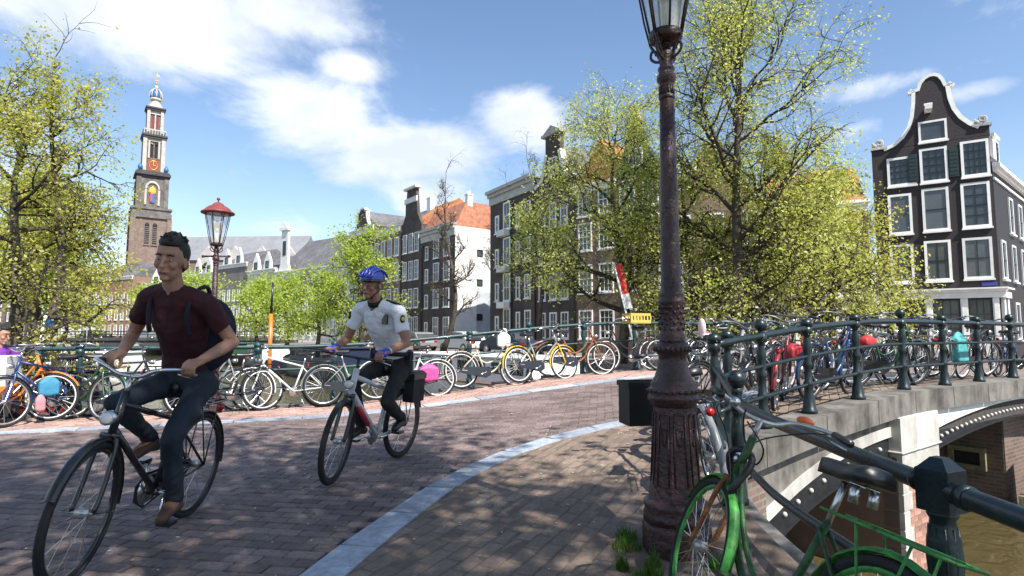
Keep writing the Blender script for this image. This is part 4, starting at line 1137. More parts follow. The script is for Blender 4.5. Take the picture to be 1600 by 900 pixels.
for z in (1.2,4.0,6.9,9.8):
    window(h6, 4.4, z, .6, 1.8, 0, 1, 2, .12); window(h6, 5.7, z, .9, 1.9, 0, 2, 3, .12)
rl_ = roof_side(h6, w6, 11, 13.4, 2.0, M_slate)
# white sided house across the side street
h7, w7 = house('brick house with blank white side wall and brick red roof across the side street', (-10.1,63.8), (-5.8,58.0), 12.2, 13, M_bk_dark)
b = MB(); b.box(w7+.005,w7+.10,0,13,-.1,12.25); b.build('side_wall', M_plaster, h7)
for (y, z) in ((2.6,9.3),(2.6,6.2),(2.6,2.6)): window(h7, w7+.102, z, .7, .7, y, 1, 1, .06, M_gdark, side='R', sill=False)
b = MB(); b.box(w7+.102,w7+.112,2.6,6.3,.5,5.6); b.build('grey_patch', mat('grey_render', (.42,.45,.47), .8, var=.2, scale=1), h7)
b = MB(); b.add([(-.05,-.05,12.26),(w7+.1,-.05,12.26),(w7-.2,1.5,15.0),(.2,1.5,15.0),(-.05,13,12.26),(w7+.1,13,12.26),(w7-.2,11.5,15.0),(.2,11.5,15.0)], [(0,1,2,3),(1,5,6,2),(5,4,7,6),(4,0,3,7),(3,2,6,7)])
r7 = b.build('roof', mat('brick_red_roof', (.33,.13,.075), .85, var=.3, scale=3, col2=(.40,.17,.10)), h7)
b = MB(); b.box(w7-.45,w7+.18,4.6,5.8,12.7,14.0); d7 = b.build('dormer', M_frame, h7); chimney(h7, w7-.4, 1.9, 13.5, 15.7, M_frame, .5, r7)
cornice(h7, w7, 12.6, 1.3, MATS['grey_paint'], .5)
grid_windows(h7, (1.3,), (1.0,4.0,6.8,9.3), .7, 1.5, 1, 2); grid_windows(h7, (3.4,5.6), (1.0,4.0,6.8,9.3), 1.2, 2.0, 2, 2)
h8, w8 = house('narrow tall brick house with high chimney like gable and orange roof', (-13.2,67.9), (-10.15,63.86), 13.6, 10, M_bk_dark)
gable_plate(h8, [(.0,13.6),(w8,13.6),(w8*.8,15.0),(w8*.72,18.0),(w8*.28,18.0),(w8*.2,15.0)], M_bk_dark)
b = MB(); b.box(w8*.2,w8*.8,-.3,.5,18.0,18.25); b.box(w8*.2,w8*.8,-.15,.0,16.4,17.0); b.build('gable_band', M_frame, h8)
roof_side(h8, w8, 10, 13.6, 3.6, M_orange); grid_windows(h8, (1.1,2.6,4.0), (1.0,4.2,7.4,10.6), 1.0, 2.2)
spots = [((-18.0,74.3),(-13.25,67.97),14.2,M_bk_brown,M_slate,'brick house with slate roof and twin chimneys behind the police cyclist', 4),
         ((-22.8,80.7),(-18.05,74.37),15.4,M_bk_dark,M_slate,'dark brick house with white trimmed gable half hidden by the green canal tree', 5),
         ((-27.5,87.0),(-22.85,80.77),13.2,M_plaster,M_slate,'white plastered house far along the canal beside the trees', 5)]
for i, (A, B, H, mw, mr_, lb, nw) in enumerate(spots):
    t, w = house(lb, A, B, H, 11, mw)
    if i == 1:
        gable_plate(t, bell(.3, w-.3, H, H+3.0, .4), mw); gable_trim(t, bell(.3, w-.3, H, H+3.0, .4), w=.25); roof_front(t, w, 11, H, 2.6, mr_, y0=.36)
    else:
        r_ = roof_side(t, w, 11, H, 3.2, mr_); chimney(t, 1.0, 4.5, H+1.5, H+4.4, M_bk_dark, .9, r_)
        if i == 0: chimney(t, w-1.0, 4.5, H+1.5, H+4.0, M_frame, .9, r_)
    cornice(t, w, H+.1, .8)
    grid_windows(t, [w*(k+.5)/nw for k in range(nw)], (1.0,4.4,7.6,10.6), w/nw*.58, 2.3, 2, 2, .14)
h10, w10 = house('grey roofed house with white neck gable and hoist beam far left along the canal', (-39.5,96.0), (-27.6,87.2), 11.5, 12, M_plaster)
roof_side(h10, w10, 12, 11.5, 6.0, M_slate); cornice(h10, w10, 11.6, .8)
gable_plate(h10, [(.5,11.5),(3.9,11.5),(3.3,12.8),(3.1,18.4),(1.3,18.4),(1.1,12.8)], M_plaster)
b = MB(); b.box(1.0,3.4,-.3,.4,18.4,18.9); b.prism([(1.1,18.9),(3.3,18.9),(2.2,19.8)], -.3, .2, XZ); b.build('pediment', M_frame, h10)
b = MB(); b.box(1.75,2.65,-.05,-.001,14.2,16.6); b.build('loft_door', M_gdark, h10)
grid_windows(h10, [w10*(k+.5)/7 for k in range(7)], (1.0,4.4,7.8), 1.1, 2.5, 2, 2, .14)
far = [((-47.0,101.8),(-39.6,96.05),12.3,M_cream,'cream house with white dormer tops far down the canal'), ((-55.5,108.0),(-47.1,101.85),14.0,M_bk_grey,'grey house with white cornice far down the canal'),
       ((-64.5,114.5),(-55.6,108.05),13.0,M_plaster,'pale house with grey roof behind the cyclist in maroon'), ((-76,118),(-64.6,114.6),11.5,M_bk_brown,'brown house at the foot of the church tower')]
for i, (A, B, H, mw, lb) in enumerate(far):
    t, w = house(lb, A, B, H, 11, mw); roof_side(t, w, 11, H, 3.0, M_slate); cornice(t, w, H, .7)
    grid_windows(t, [w*(k+.5)/6 for k in range(6)], (1.0,4.2,7.2), .9, 2.1, 2, 2, .13)
    for k in range(2):
        x = w*(.3+.4*k); gable_plate(t, [(x-1.3,H),(x+1.3,H),(x+.9,H+1.6),(x,H+3.0),(x-.9,H+1.6)], M_frame, name='dormer'); window(t, x-.5, H+.2, 1.0, 1.2, -.0, 1, 1, .1, M_gdark)
left_far = [((-135,140),(-120,136),13,M_bk_brown,'brown brick house far left behind the big tree'),((-119.5,135.9),(-106,132),15,M_bk_dark,'dark brick house far left behind the tree'),((-105.5,131.8),(-92,127),12,M_cream,'cream house far left near the church tower'),((-91.5,126.8),(-80,121),13.5,M_bk_red,'red brick house just left of the church tower foot')]
for (A, B, H, mw, lb) in left_far:
    t, w = house(lb, A, B, H, 11, mw); roof_side(t, w, 11, H, 3.5, M_slate); cornice(t, w, H, .7)
    grid_windows(t, [w*(k+.5)/6 for k in range(6)], (1.0,4.2,7.6), 1.1, 2.2, 2, 2, .15)

for t_, x_, z_ in ((h2,.12,8.2),(h3,.1,8.6),(h4,.08,10.8),(h5,.1,11.6),(h6,3.75,12.2),(h7,.3,11.0),(h8,.2,13.0)): drainpipe(t_, x_, z_)
# ------------------------------------------------------------------ church tower and nave
M_tbrick = brickmat('tower_brick', (.155,.11,.092), (.21,.148,.122), (.3,.25,.22), .5, .2, .9, .3)
M_tstone = mat('tower_dark_stone', (.10,.09,.085), .9, var=.35, scale=.6, col2=(.15,.135,.125), bump=.5, bscale=3)
M_tblack = mat('tower_black_cornice', (.05,.05,.052), .8, var=.4, scale=.8)
M_tpale = mat('tower_pale_stone', (.40,.375,.35), .85, var=.25, scale=.5)
M_tblue = mat('crown_blue', (.03,.12,.33), .4)
M_gold = mat('gilding', (.75,.45,.08), .35, metal=.7)
M_clock = mat('red_clock_face', (.24,.055,.04), .7)
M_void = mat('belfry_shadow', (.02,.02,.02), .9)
tw = thing('church_tower', 'tall brick and stone church tower with blue crowned top on the left', 'church tower', (-121.0,190,0), R(37)); tw.scale = (.75,.75,1.0)
def tb(name, m, boxes):
    b = MB()
    for (w, z0, z1) in boxes: b.box(-w/2,w/2,-w/2,w/2,z0,z1)
    return b.build(name, m, tw)
tb('brick_shaft', M_tbrick, [(13.6,0,39.0)])
b = MB()
for sx in (-1,1):
    for sy in (-1,1): b.box(sx*6.85-.9,sx*6.85+.9,sy*6.85-.9,sy*6.85+.9,0,38.9)
b.build('corner_pilaster', M_tbrick, tw)
tb('lower_cornice', M_tstone, [(15.2,39.01,40.6),(14.4,40.61,41.8),(15.4,41.81,42.5)])
for x in (-1.45,1.45):
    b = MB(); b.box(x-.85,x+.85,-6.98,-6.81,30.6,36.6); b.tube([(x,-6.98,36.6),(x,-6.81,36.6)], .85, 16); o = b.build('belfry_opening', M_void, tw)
    b = MB()
    for k in range(9): b.box(x-.8,x+.8,-7.12,-6.99,30.9+k*.62,31.2+k*.62)
    b.build('louvre', M_tstone, o)
    b = MB(); b.box(x-1.15,x-.86,-7.1,-6.82,30.2,36.8); b.box(x+.86,x+1.15,-7.1,-6.82,30.2,36.8); b.box(x-1.2,x+1.2,-7.2,-6.82,29.9,30.19); b.build('opening_frame', M_tbrick, o)
b = MB(); b.tube([(0,-7.0,20),(0,-6.81,20)], 2.3, 24); b.box(-2.3,2.3,-7.0,-6.81,12,20); wo = b.build('blind_arch', M_tstone, tw)
b = MB(); b.tube([(2.6*math.cos(R(a)),-6.95,20+2.6*math.sin(R(a))) for a in range(0,181,12)], .35, 6); b.build('arch_rim', M_tpale, wo)
tb('stone_stage', M_tstone, [(10.8,42.51,52.6)])
b = MB()
for sx in (-1,1):
    b.box(sx*5.2-.9,sx*5.2+.9,-6.2,-5.41,42.6,52.5)
    for sy in (-1,1): b.box(sx*5.4-.7,sx*5.4+.7,sy*5.4-.7,sy*5.4+.7,42.6,52.4)
b.build('buttress', M_tstone, tw)
b = MB(); b.tube([(2.5*math.cos(R(a)),-5.6,48.6+2.5*math.sin(R(a))) for a in range(0,181,12)], .45, 6); b.box(-2.9,-2.1,-5.9,-5.41,43.5,48.6); b.box(2.1,2.9,-5.9,-5.41,43.5,48.6); b.build('clock_surround', M_tpale, tw)
b = MB(); b.lathe([(1.5,0),(1.5,.3),(1.2,.4)], 20, Matrix.Translation((0,-5.42,48.2))@Matrix.Rotation(PI/2,4,'X')); b.build('gilt_shield', M_gold, tw)
b = MB(); b.box(-.75,-.01,-5.9,-5.43,44.3,47.4); b.build('shield_panel', mat('red_panel', (.5,.05,.08), .5), tw)
b = MB(); b.box(.01,.85,-5.9,-5.43,44.3,47.4); b.build('shield_panel', M_tblue, tw)
tb('black_cornice', M_tblack, [(11.6,52.61,53.4),(13.4,53.41,54.2),(12.4,54.21,54.8)])
for sx in (-1,1):
    for sy in (-1,1):
        b = MB(); b.lathe([(.4,54.8),(.6,55.2),(1.0,55.6),(.9,56.3),(.5,56.7),(.2,57.2)], 12, Matrix.Translation((sx*4.9,sy*4.9,0))); b.build('urn', M_tblue, tw)
b = MB(); w = 7.6
b.box(-3.1,3.1,-3.1,3.1,54.81,66.2); b.build('belfry_core', M_tstone, tw)
b = MB()
for sx in (-1,1):
    for sy in (-1,1): b.box(sx*3.5-.75,sx*3.5+.75,sy*3.5-.75,sy*3.5+.75,54.81,66.2)
for sx in (-1,1): b.box(sx*1.9-.35,sx*1.9+.35,-3.75,-3.11,59.5,65.6)
b.box(-2.7,2.7,-3.7,-3.11,65.3,66.2); b.build('belfry_pillar', M_tpale, tw)
for x in (-.85,.85):
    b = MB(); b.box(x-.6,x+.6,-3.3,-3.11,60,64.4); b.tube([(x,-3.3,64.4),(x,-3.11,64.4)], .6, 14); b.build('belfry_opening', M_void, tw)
b = MB(); b.box(-2.3,2.3,-3.6,-3.11,55.2,59.2); co_ = b.build('clock_face', M_clock, tw)
b = MB(); b.tube([(1.5*math.cos(R(a)),-3.66,57.2+1.5*math.sin(R(a))) for a in range(0,361,15)], .13, 5); b.box(-.1,.1,-3.72,-3.61,57.2,58.5); b.box(0,1.0,-3.72,-3.61,57.1,57.3); b.build('clock_hands', M_gold, co_)
tb('upper_cornice', M_tblack, [(9.0,66.21,66.9),(9.8,66.91,67.5)])
b = MB()
for sx in (-1,1):
    b.box(-4.3,4.3,sx*4.2-.15,sx*4.2+.15,68.9,69.3); b.box(sx*4.2-.15,sx*4.2+.15,-4.04,4.04,68.9,69.3)
    for k in range(9): b.box(-4.2+k*1.03,-3.95+k*1.03,sx*4.2-.12,sx*4.2+.12,67.5,68.9)
b.build('balustrade', M_tpale, tw)
b = MB(); b.box(-2.1,2.1,-2.1,2.1,67.5,76.0); b.build('lantern_core', M_tstone, tw)
b = MB()
for sx in (-1,1):
    for sy in (-1,1): b.box(sx*2.6-.6,sx*2.6+.6,sy*2.6-.6,sy*2.6+.6,67.5,76.0)
b.box(-2.0,2.0,-2.6,-2.11,74.8,76.0); b.box(-.25,.25,-2.5,-2.11,69.5,74.8); b.build('lantern_pillar', M_tpale, tw)
for x in (-.85,.85):
    b = MB(); b.box(x-.5,x+.5,-2.25,-2.11,69.8,74.2); b.build('belfry_opening', mat('red_louvre', (.16,.03,.03), .7), tw)
tb('top_cornice', M_tblack, [(7.0,76.01,76.6),(7.8,76.61,77.1)])
b = MB(); b.lathe([(3.4,77.1),(3.2,77.8),(2.2,78.8),(1.7,79.6),(1.9,80.2)], 16); b.build('cap', M_tpale, tw)
b = MB(); b.lathe([(1.6,80.2),(2.2,80.6),(2.5,81.6),(2.3,82.8),(1.6,83.7),(.6,84.2)], 20); cr = b.build('crown', M_tblue, tw)
b = MB(); b.lathe([(1.95,80.15),(2.35,80.3),(2.35,80.75),(2.2,80.8)], 20)
for k in range(8):
    a = k*PI/4; b.tube([(2.25*math.cos(a),2.25*math.sin(a),80.7),(2.55*math.cos(a),2.55*math.sin(a),81.6),(2.35*math.cos(a),2.35*math.sin(a),82.9),(1.6*math.cos(a),1.6*math.sin(a),83.8),(.4*math.cos(a),.4*math.sin(a),84.4)], .16, 5)
b.ball((0,0,84.9), .7, 10, 8); b.build('crown_band', mat('pale_gilding', (.65,.55,.32), .4), cr)
b = MB(); b.tube([(0,0,85.4),(0,0,91.0)], [.14,.05], 6); b.box(-.05,.9,-.05,.05,88.8,89.3); b.box(-.6,.6,-.06,.06,87.2,87.4); b.ball((0,0,86.3), .35, 8, 6); b.build('weather_vane', M_gold, tw)
nv = thing('church_nave', 'long grey slate church roof with pale dormers right of the tower', 'church', (-108,178,0), R(-3))
b = MB(); b.box(0,42,0,18,0,24); b.build('wall', M_tbrick, nv)
b = MB(); b.add([(-.5,-.6,24),(42.5,-.6,24),(42.5,9,33),(-.5,9,33),(-.5,18.6,24),(42.5,18.6,24)], [(0,1,2,3),(3,2,5,4),(1,5,2),(0,3,4),(0,4,5,1)]); b.build('roof', mat('lead_slate', (.20,.205,.22), .6, var=.15, scale=.4), nv)
for k in range(5):
    x = 3+k*8.5; b = MB(); b.prism([(x,22.5),(x+5,22.5),(x+5,25),(x+2.5,28.4),(x,25)], -.5, .9, XZ); b.build('gable', M_tpale, nv)
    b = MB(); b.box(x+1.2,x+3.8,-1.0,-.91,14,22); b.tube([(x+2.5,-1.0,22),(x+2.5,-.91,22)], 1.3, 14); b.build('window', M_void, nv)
# ------------------------------------------------------------------ trees
M_bark = mat('elm_bark', (.055,.045,.036), .95, var=.45, scale=5, col2=(.085,.07,.055), bump=.8, bscale=14)
M_twig = mat('twig_bark', (.05,.04,.032), .95, var=.3, scale=3)
M_leafA = leafmat('spring_leaf_yellow', (.32,.33,.05), (.57,.55,.16))
M_leafB = leafmat('spring_leaf_green', (.31,.35,.065), (.57,.58,.20))
M_leafC = leafmat('spring_leaf_far', (.27,.36,.05), (.48,.55,.12))
def leaf_mesh(name, C, size, rs, m, aniso=1.0):
    n = len(C); C = np.asarray(C, dtype=np.float32)
    nrm = rs.normal(size=(n,3)); nrm[:,2] += .55; nrm /= np.linalg.norm(nrm,axis=1)[:,None]
    a = rs.normal(size=(n,3)); a -= nrm*(a*nrm).sum(1)[:,None]; a /= np.linalg.norm(a,axis=1)[:,None]
    b = np.cross(nrm, a); s = size*(.42+1.0*rs.beta(1.6,2.6,size=(n,1))); 
    v = np.empty((n,4,3), np.float32)
    v[:,0] = C-a*s; v[:,1] = C+b*s*.62+nrm*s*.18; v[:,2] = C+a*s; v[:,3] = C-b*s*.62+nrm*s*.18
    me = bpy.data.meshes.new(name); me.vertices.add(n*4); me.vertices.foreach_set('co', v.ravel())
    me.loops.add(n*4); me.loops.foreach_set('vertex_index', np.arange(n*4, dtype=np.int32))
    me.polygons.add(n); me.polygons.foreach_set('loop_start', np.arange(0,n*4,4,dtype=np.int32)); me.polygons.foreach_set('loop_total', np.full(n,4,dtype=np.int32))
    me.update(calc_edges=True); me.materials.append(m); return me
def make_tree(label, base, height, tr, spread, first, n_limbs, leaves, lsize, m_leaf, seed, lean=(0,0), droop=.1, up=.5, levels=3, cl=.3, group=None, limb_len=None, top=True, shape=None, tuft=1.0):
    """tapered trunk, limbs that fork, twigs; leaves sit in tufts along the outer twigs"""
    rs = random.Random(seed); nr = np.random.default_rng(seed)
    t = thing('canal_tree', label, 'tree', base, 0, group)
    tk = MB(); br = MB(); tips = []
    th = height*.86; n = 12; path = []; rad = []
    wob = [(rs.gauss(0,.02)*height, rs.gauss(0,.02)*height) for _ in range(4)]
    for i in range(n+1):
        f = i/n
        path.append(Vector((lean[0]*f*f*height+wob[1][0]*math.sin(f*3.1)+wob[2][0]*math.sin(f*6.5), lean[1]*f*f*height+wob[1][1]*math.sin(f*3.1)+wob[2][1]*math.sin(f*5.5), f*th-.05)))
        rad.append(tr*(1.35 if i == 0 else 1)*(1-.93*f**1.05)+.006)
    tk.tube(path, rad, 9)
    def grow(p, d, L, r, lev):
        k = 5; pts = [p.copy()]; d = d.normalized(); cur = p.copy()
        for i in range(k):
            jit = Vector((rs.gauss(0,1),rs.gauss(0,1),rs.gauss(0,1)))*.17
            d = (d+jit+Vector((0,0,(up*.16 if lev < 2 else -droop*.5))) ).normalized(); cur = cur+d*(L/k); pts.append(cur.copy())
        br.tube(pts, [r*(1-.75*i/k)+.002 for i in range(k+1)], 6 if lev == 0 else (4 if lev == 1 else 3), cap=False)
        if lev >= levels-1:
            for i in range(1,k+1): tips.append((pts[i], L))
            return
        m = rs.choice((4,5,6)) if lev == 0 else rs.choice((3,4,5))
        for j in range(m):
            f = .28+.72*(j+rs.random()*.6)/m; i = min(k-1,int(f*k)); q = pts[i].lerp(pts[i+1], min(1,f*k-i))
            side = Vector((rs.gauss(0,1),rs.gauss(0,1),rs.gauss(.1,.7))); side -= d*side.dot(d)*.7
            if side.length < .05: continue
            nd = (d*.75+side.normalized()*.85).normalized()
            grow(q, nd, L*rs.uniform(.42,.62), r*(.52), lev+1)
        grow(pts[-1], d, L*.5, r*.3, lev+1)
    for i in range(n_limbs):
        f = first+(1-first)*((i+rs.random()*.7)/n_limbs)*.97; ii = min(n-1,int(f*n)); q = path[ii].lerp(path[ii+1], f*n-ii)
        a = i*2.399+rs.uniform(-.5,.5); hgt = (f-first)/(1-first)
        prof = shape(hgt) if shape else (1-.55*hgt)
        L = spread*prof*rs.uniform(.75,1.15)
        el = up*(.35+.9*hgt)+rs.uniform(-.15,.2)
        d = Vector((math.cos(a)*math.cos(el), math.sin(a)*math.cos(el), math.sin(el)))
        grow(q, d, L*.72, rad[ii]*.55+.008, 0)
    if top: grow(path[-1], Vector((0,0,1)), height*.14, rad[-1], 1)
    trunk = tk.build('trunk', M_bark, t); br.build('branches', M_twig, t)
    if leaves:
        P = np.array([tuple(q[0]) for q in tips], dtype=np.float32); 
        wgt = nr.uniform(.08,1,size=len(P))**2.3; wgt /= wgt.sum()
        idx = nr.choice(len(P), size=leaves, p=wgt); sc = cl*tuft
        C = P[idx]+nr.normal(size=(leaves,3))*np.array([sc,sc,sc*.75])
        C[:,2] -= np.abs(nr.normal(size=leaves))*droop*.6
        obj('crown', leaf_mesh('crown', C, lsize, nr, m_leaf), t)
    return t
oval = lambda h: .55+.9*math.sin(PI*min(1,h*.85+.12))*.75
wide_low = lambda h: 1.05-.6*h
# left bank, close: leaves hang down to eye level, one bare leader at the top
make_tree('large yellow green tree at the left edge leaning over the water', (-17.6,20.2,-.1), 10.6, .26, 4.3, .17, 18, 23000, .068, M_leafA, 4, lean=(.02,0), droop=.3, up=.42, levels=4, cl=.26, shape=lambda h: 1.0-.25*h)
make_tree('thin nearly bare tree rising above the left edge', (-17.3,20.9,-.1), 13.6, .20, 1.6, .62, 9, 500, .07, M_leafA, 9, droop=.1, up=1.0, levels=3, cl=.15, shape=lambda h: .8-.5*h)
make_tree('yellow green tree on the left bank behind the large one', (-25.5,31,-.1), 10.5, .25, 4.6, .22, 14, 10000, .125, M_leafA, 14, droop=.25, up=.45, levels=4, cl=.32)
make_tree('green tree further back on the left bank near the far bridge', (-39,48,-.1), 11, .28, 5, .20, 13, 8000, .17, M_leafC, 15, droop=.25, up=.45, levels=3, cl=.6)
# right bank
make_tree('tall open elm with bare dark limbs and fresh leaves right of the lamp post', (8.35,20.6,-.1), 14.2, .26, 5.0, .32, 20, 25000, .055, M_leafB, 21, droop=.2, up=.85, levels=4, cl=.22, shape=lambda h: .95-.25*h)
make_tree('bushy yellow green tree drooping in front of the brown houses', (10.1,22.0,-.1), 8.8, .22, 5.1, .10, 19, 26000, .066, M_leafB, 33, droop=.55, up=.32, levels=4, cl=.25, shape=lambda h: 1.05-.45*h)
make_tree('leafy tree beside the white shop front with low hanging branches', (13.0,23.2,-.1), 7.2, .18, 3.9, .22, 14, 11500, .070, M_leafA, 41, droop=.5, up=.32, levels=4, cl=.2)
make_tree('light green tree just left of the lamp post', (4.7,25.2,-.1), 12.6, .24, 4.5, .16, 20, 22000, .066, M_leafB, 52, droop=.35, up=.6, levels=4, cl=.26, shape=lambda h: .95-.30*h)
make_tree('bright green tree standing right behind the lamp post', (7.0,23.2,-.1), 10.5, .22, 4.0, .12, 15, 13500, .066, M_leafB, 57, droop=.45, up=.45, levels=4, cl=.22)
make_tree('small tree with tall grey trunk and green top before the dark warehouse', (1.45,28.5,-.1), 8.6, .15, 2.6, .46, 11, 4500, .08, M_leafB, 61, droop=.3, up=.5, levels=3, cl=.3)
make_tree('bare young tree before the white side wall', (-4.3,35.0,-.1), 12.6, .17, 3.2, .22, 13, 260, .07, M_leafA, 71, droop=.05, up=.85, levels=4, cl=.2, shape=lambda h: .8-.45*h)
make_tree('bare tree rising behind the dark warehouse roof', (1.7,58,0), 22.0, .3, 4.2, .45, 12, 0, .1, M_leafA, 72, up=.9, levels=4, shape=lambda h: .9-.5*h)
make_tree('low bare tree top beside the dark warehouse cornice', (-.6,60,0), 18.5, .25, 3.4, .45, 10, 0, .1, M_leafA, 73, up=.7, levels=4)
make_tree('bright green tree behind the police cyclist', (-11.4,44,-.1), 10.3, .24, 4.2, .16, 14, 7600, .12, M_leafC, 81, droop=.4, up=.5, levels=4, cl=.34)
make_tree('green tree further along behind the police cyclist on the quay', (-17.0,50.5,-.1), 7.6, .2, 3.6, .18, 12, 4800, .14, M_leafC, 84, droop=.4, up=.4, levels=4, cl=.36)
make_tree('green quay tree left of the orange mast', (-22.8,58.5,-.1), 7.6, .2, 3.8, .2, 12, 4300, .16, M_leafC, 91, droop=.4, up=.4, levels=3, cl=.6)
make_tree('green quay tree right of the distant street lamp', (-29.5,67,-.1), 8.4, .22, 4.4, .2, 12, 4300, .18, M_leafC, 92, droop=.4, up=.4, levels=3, cl=.7)
make_tree('rounded bright green tree beside the church tower foot', (-46,84,-.1), 10.8, .28, 5.4, .16, 13, 5000, .24, M_leafC, 93, droop=.4, up=.45, levels=3, cl=.9)
make_tree('small light green tree behind the far bridge', (-57,92,-.1), 9.6, .26, 4.8, .14, 12, 4000, .25, M_leafC, 94, droop=.4, up=.45, levels=3, cl=.9)
# two trees on our own quay, just outside the picture: they throw the dappled shade on the road
make_tree('elm on the near quay whose crown shades the road', (1.0,-3.0,0), 11.5, .24, 5.8, .40, 17, 8800, .095, M_leafB, 101, lean=(.16,.20), droop=.2, up=.55, levels=4, cl=.34)
make_tree('second elm on the near quay behind the viewer', (-.6,-5.2,0), 12.0, .26, 5.8, .40, 17, 8800, .095, M_leafB, 102, lean=(-.05,.28), droop=.2, up=.55, levels=4, cl=.34)
make_tree('third elm on the near quay leaning over the canal behind the viewer', (1.1,-6.8,0), 11.5, .25, 5.4, .42, 16, 9500, .095, M_leafB, 103, lean=(.31,.34), droop=.2, up=.5, levels=4, cl=.34)
# ------------------------------------------------------------------ people
def ik(a, c, l1, l2, pole):
    a, c, pole = Vector(a), Vector(c), Vector(pole); d = c-a; L = min(d.length, (l1+l2)*.999); u = d.normalized()
    x = (l1*l1-l2*l2+L*L)/(2*L); h = math.sqrt(max(0, l1*l1-x*x)); p = pole-u*pole.dot(u); p.normalize()
    return a+u*x+p*h
FOLD = bpy.data.textures.new('cloth_folds','CLOUDS'); FOLD.noise_scale = .11; FOLD.noise_depth = 2
def folds(o, k):
    m = o.modifiers.new('folds','DISPLACE'); m.texture = FOLD; m.texture_coords = 'LOCAL'; m.strength = k; m.mid_level = .45; return o
def limb(b, pts, rs_, n=10):
    b.tube(pts, rs_, n)
    for p, r in ((pts[0],rs_[0]),(pts[-1],rs_[-1])): b.ball(p, r, 10, 8)
def remeshed(o, vox, it=4, fac=.5):
    m = o.modifiers.new('remesh','REMESH'); m.mode = 'VOXEL'; m.voxel_size = vox; m.use_smooth_shade = True
    s = o.modifiers.new('smooth','SMOOTH'); s.iterations = it; s.factor = fac
    return o
M_skin = mat('skin', (.36,.19,.125), .55, var=.14, scale=26, bump=.15, bscale=180)
M_skin2 = mat('tanned_skin', (.30,.145,.09), .55, var=.14, scale=26, bump=.15, bscale=180)
M_hair = mat('black_hair', (.012,.010,.009), .55, var=.3, scale=60, bump=.5, bscale=120)
M_eye = mat('eye_white', (.38,.35,.33), .35); M_iris = mat('dark_iris', (.03,.018,.01), .2); M_lip = mat('lips', (.30,.12,.10), .5)
M_sole = mat('brown_shoe', (.10,.05,.03), .6); M_blackshoe = mat('black_shoe', (.012,.012,.012), .45)
def hand(b, wrist, grip, side, axis=(0,1,0)):
    """palm and five curled digits closed round a bar at grip; side +1 = left hand"""
    w, g = Vector(wrist), Vector(grip); ax = Vector(axis).normalized()
    back = (w-g); back -= ax*back.dot(ax); back.normalize()                     # from bar to wrist
    upv = ax.cross(back); upv = upv if upv.z > 0 else -upv
    kn = g+upv*.030-back*.004
    for k in range(4):
        o = (k-1.5)*.021*side*-1
        b.tube([w+ax*o*.55+upv*.0, g+back*.045+upv*.024+ax*o*.9, kn+ax*o], [.019,.017,.012], 8)
    b.ball(g+back*.035+upv*.024, (.035,.040,.022), 10, 8)
    for k in range(4):
        o = ax*((k-1.5)*.0215*side*-1); rr = .029+(.002 if k in (1,2) else 0); fr = .0092 if k < 3 else .008
        pts = []
        for a in (80,130,185,235,275)[:5 if k < 3 else 4]:
            pts.append(g+o+back*(rr*math.cos(R(a)))+upv*(rr*math.sin(R(a))))
        limb(b, pts, [fr*1.1,fr*1.05,fr,fr*.92,fr*.85][:len(pts)], 7)
    o = ax*(-.046*side)
    limb(b, [w+o*.45, g+back*.035+o*.85+upv*.008, g+back*.02+o-upv*.02, g-back*.008+o*.9-upv*.03], [.014,.0125,.011,.009], 7)
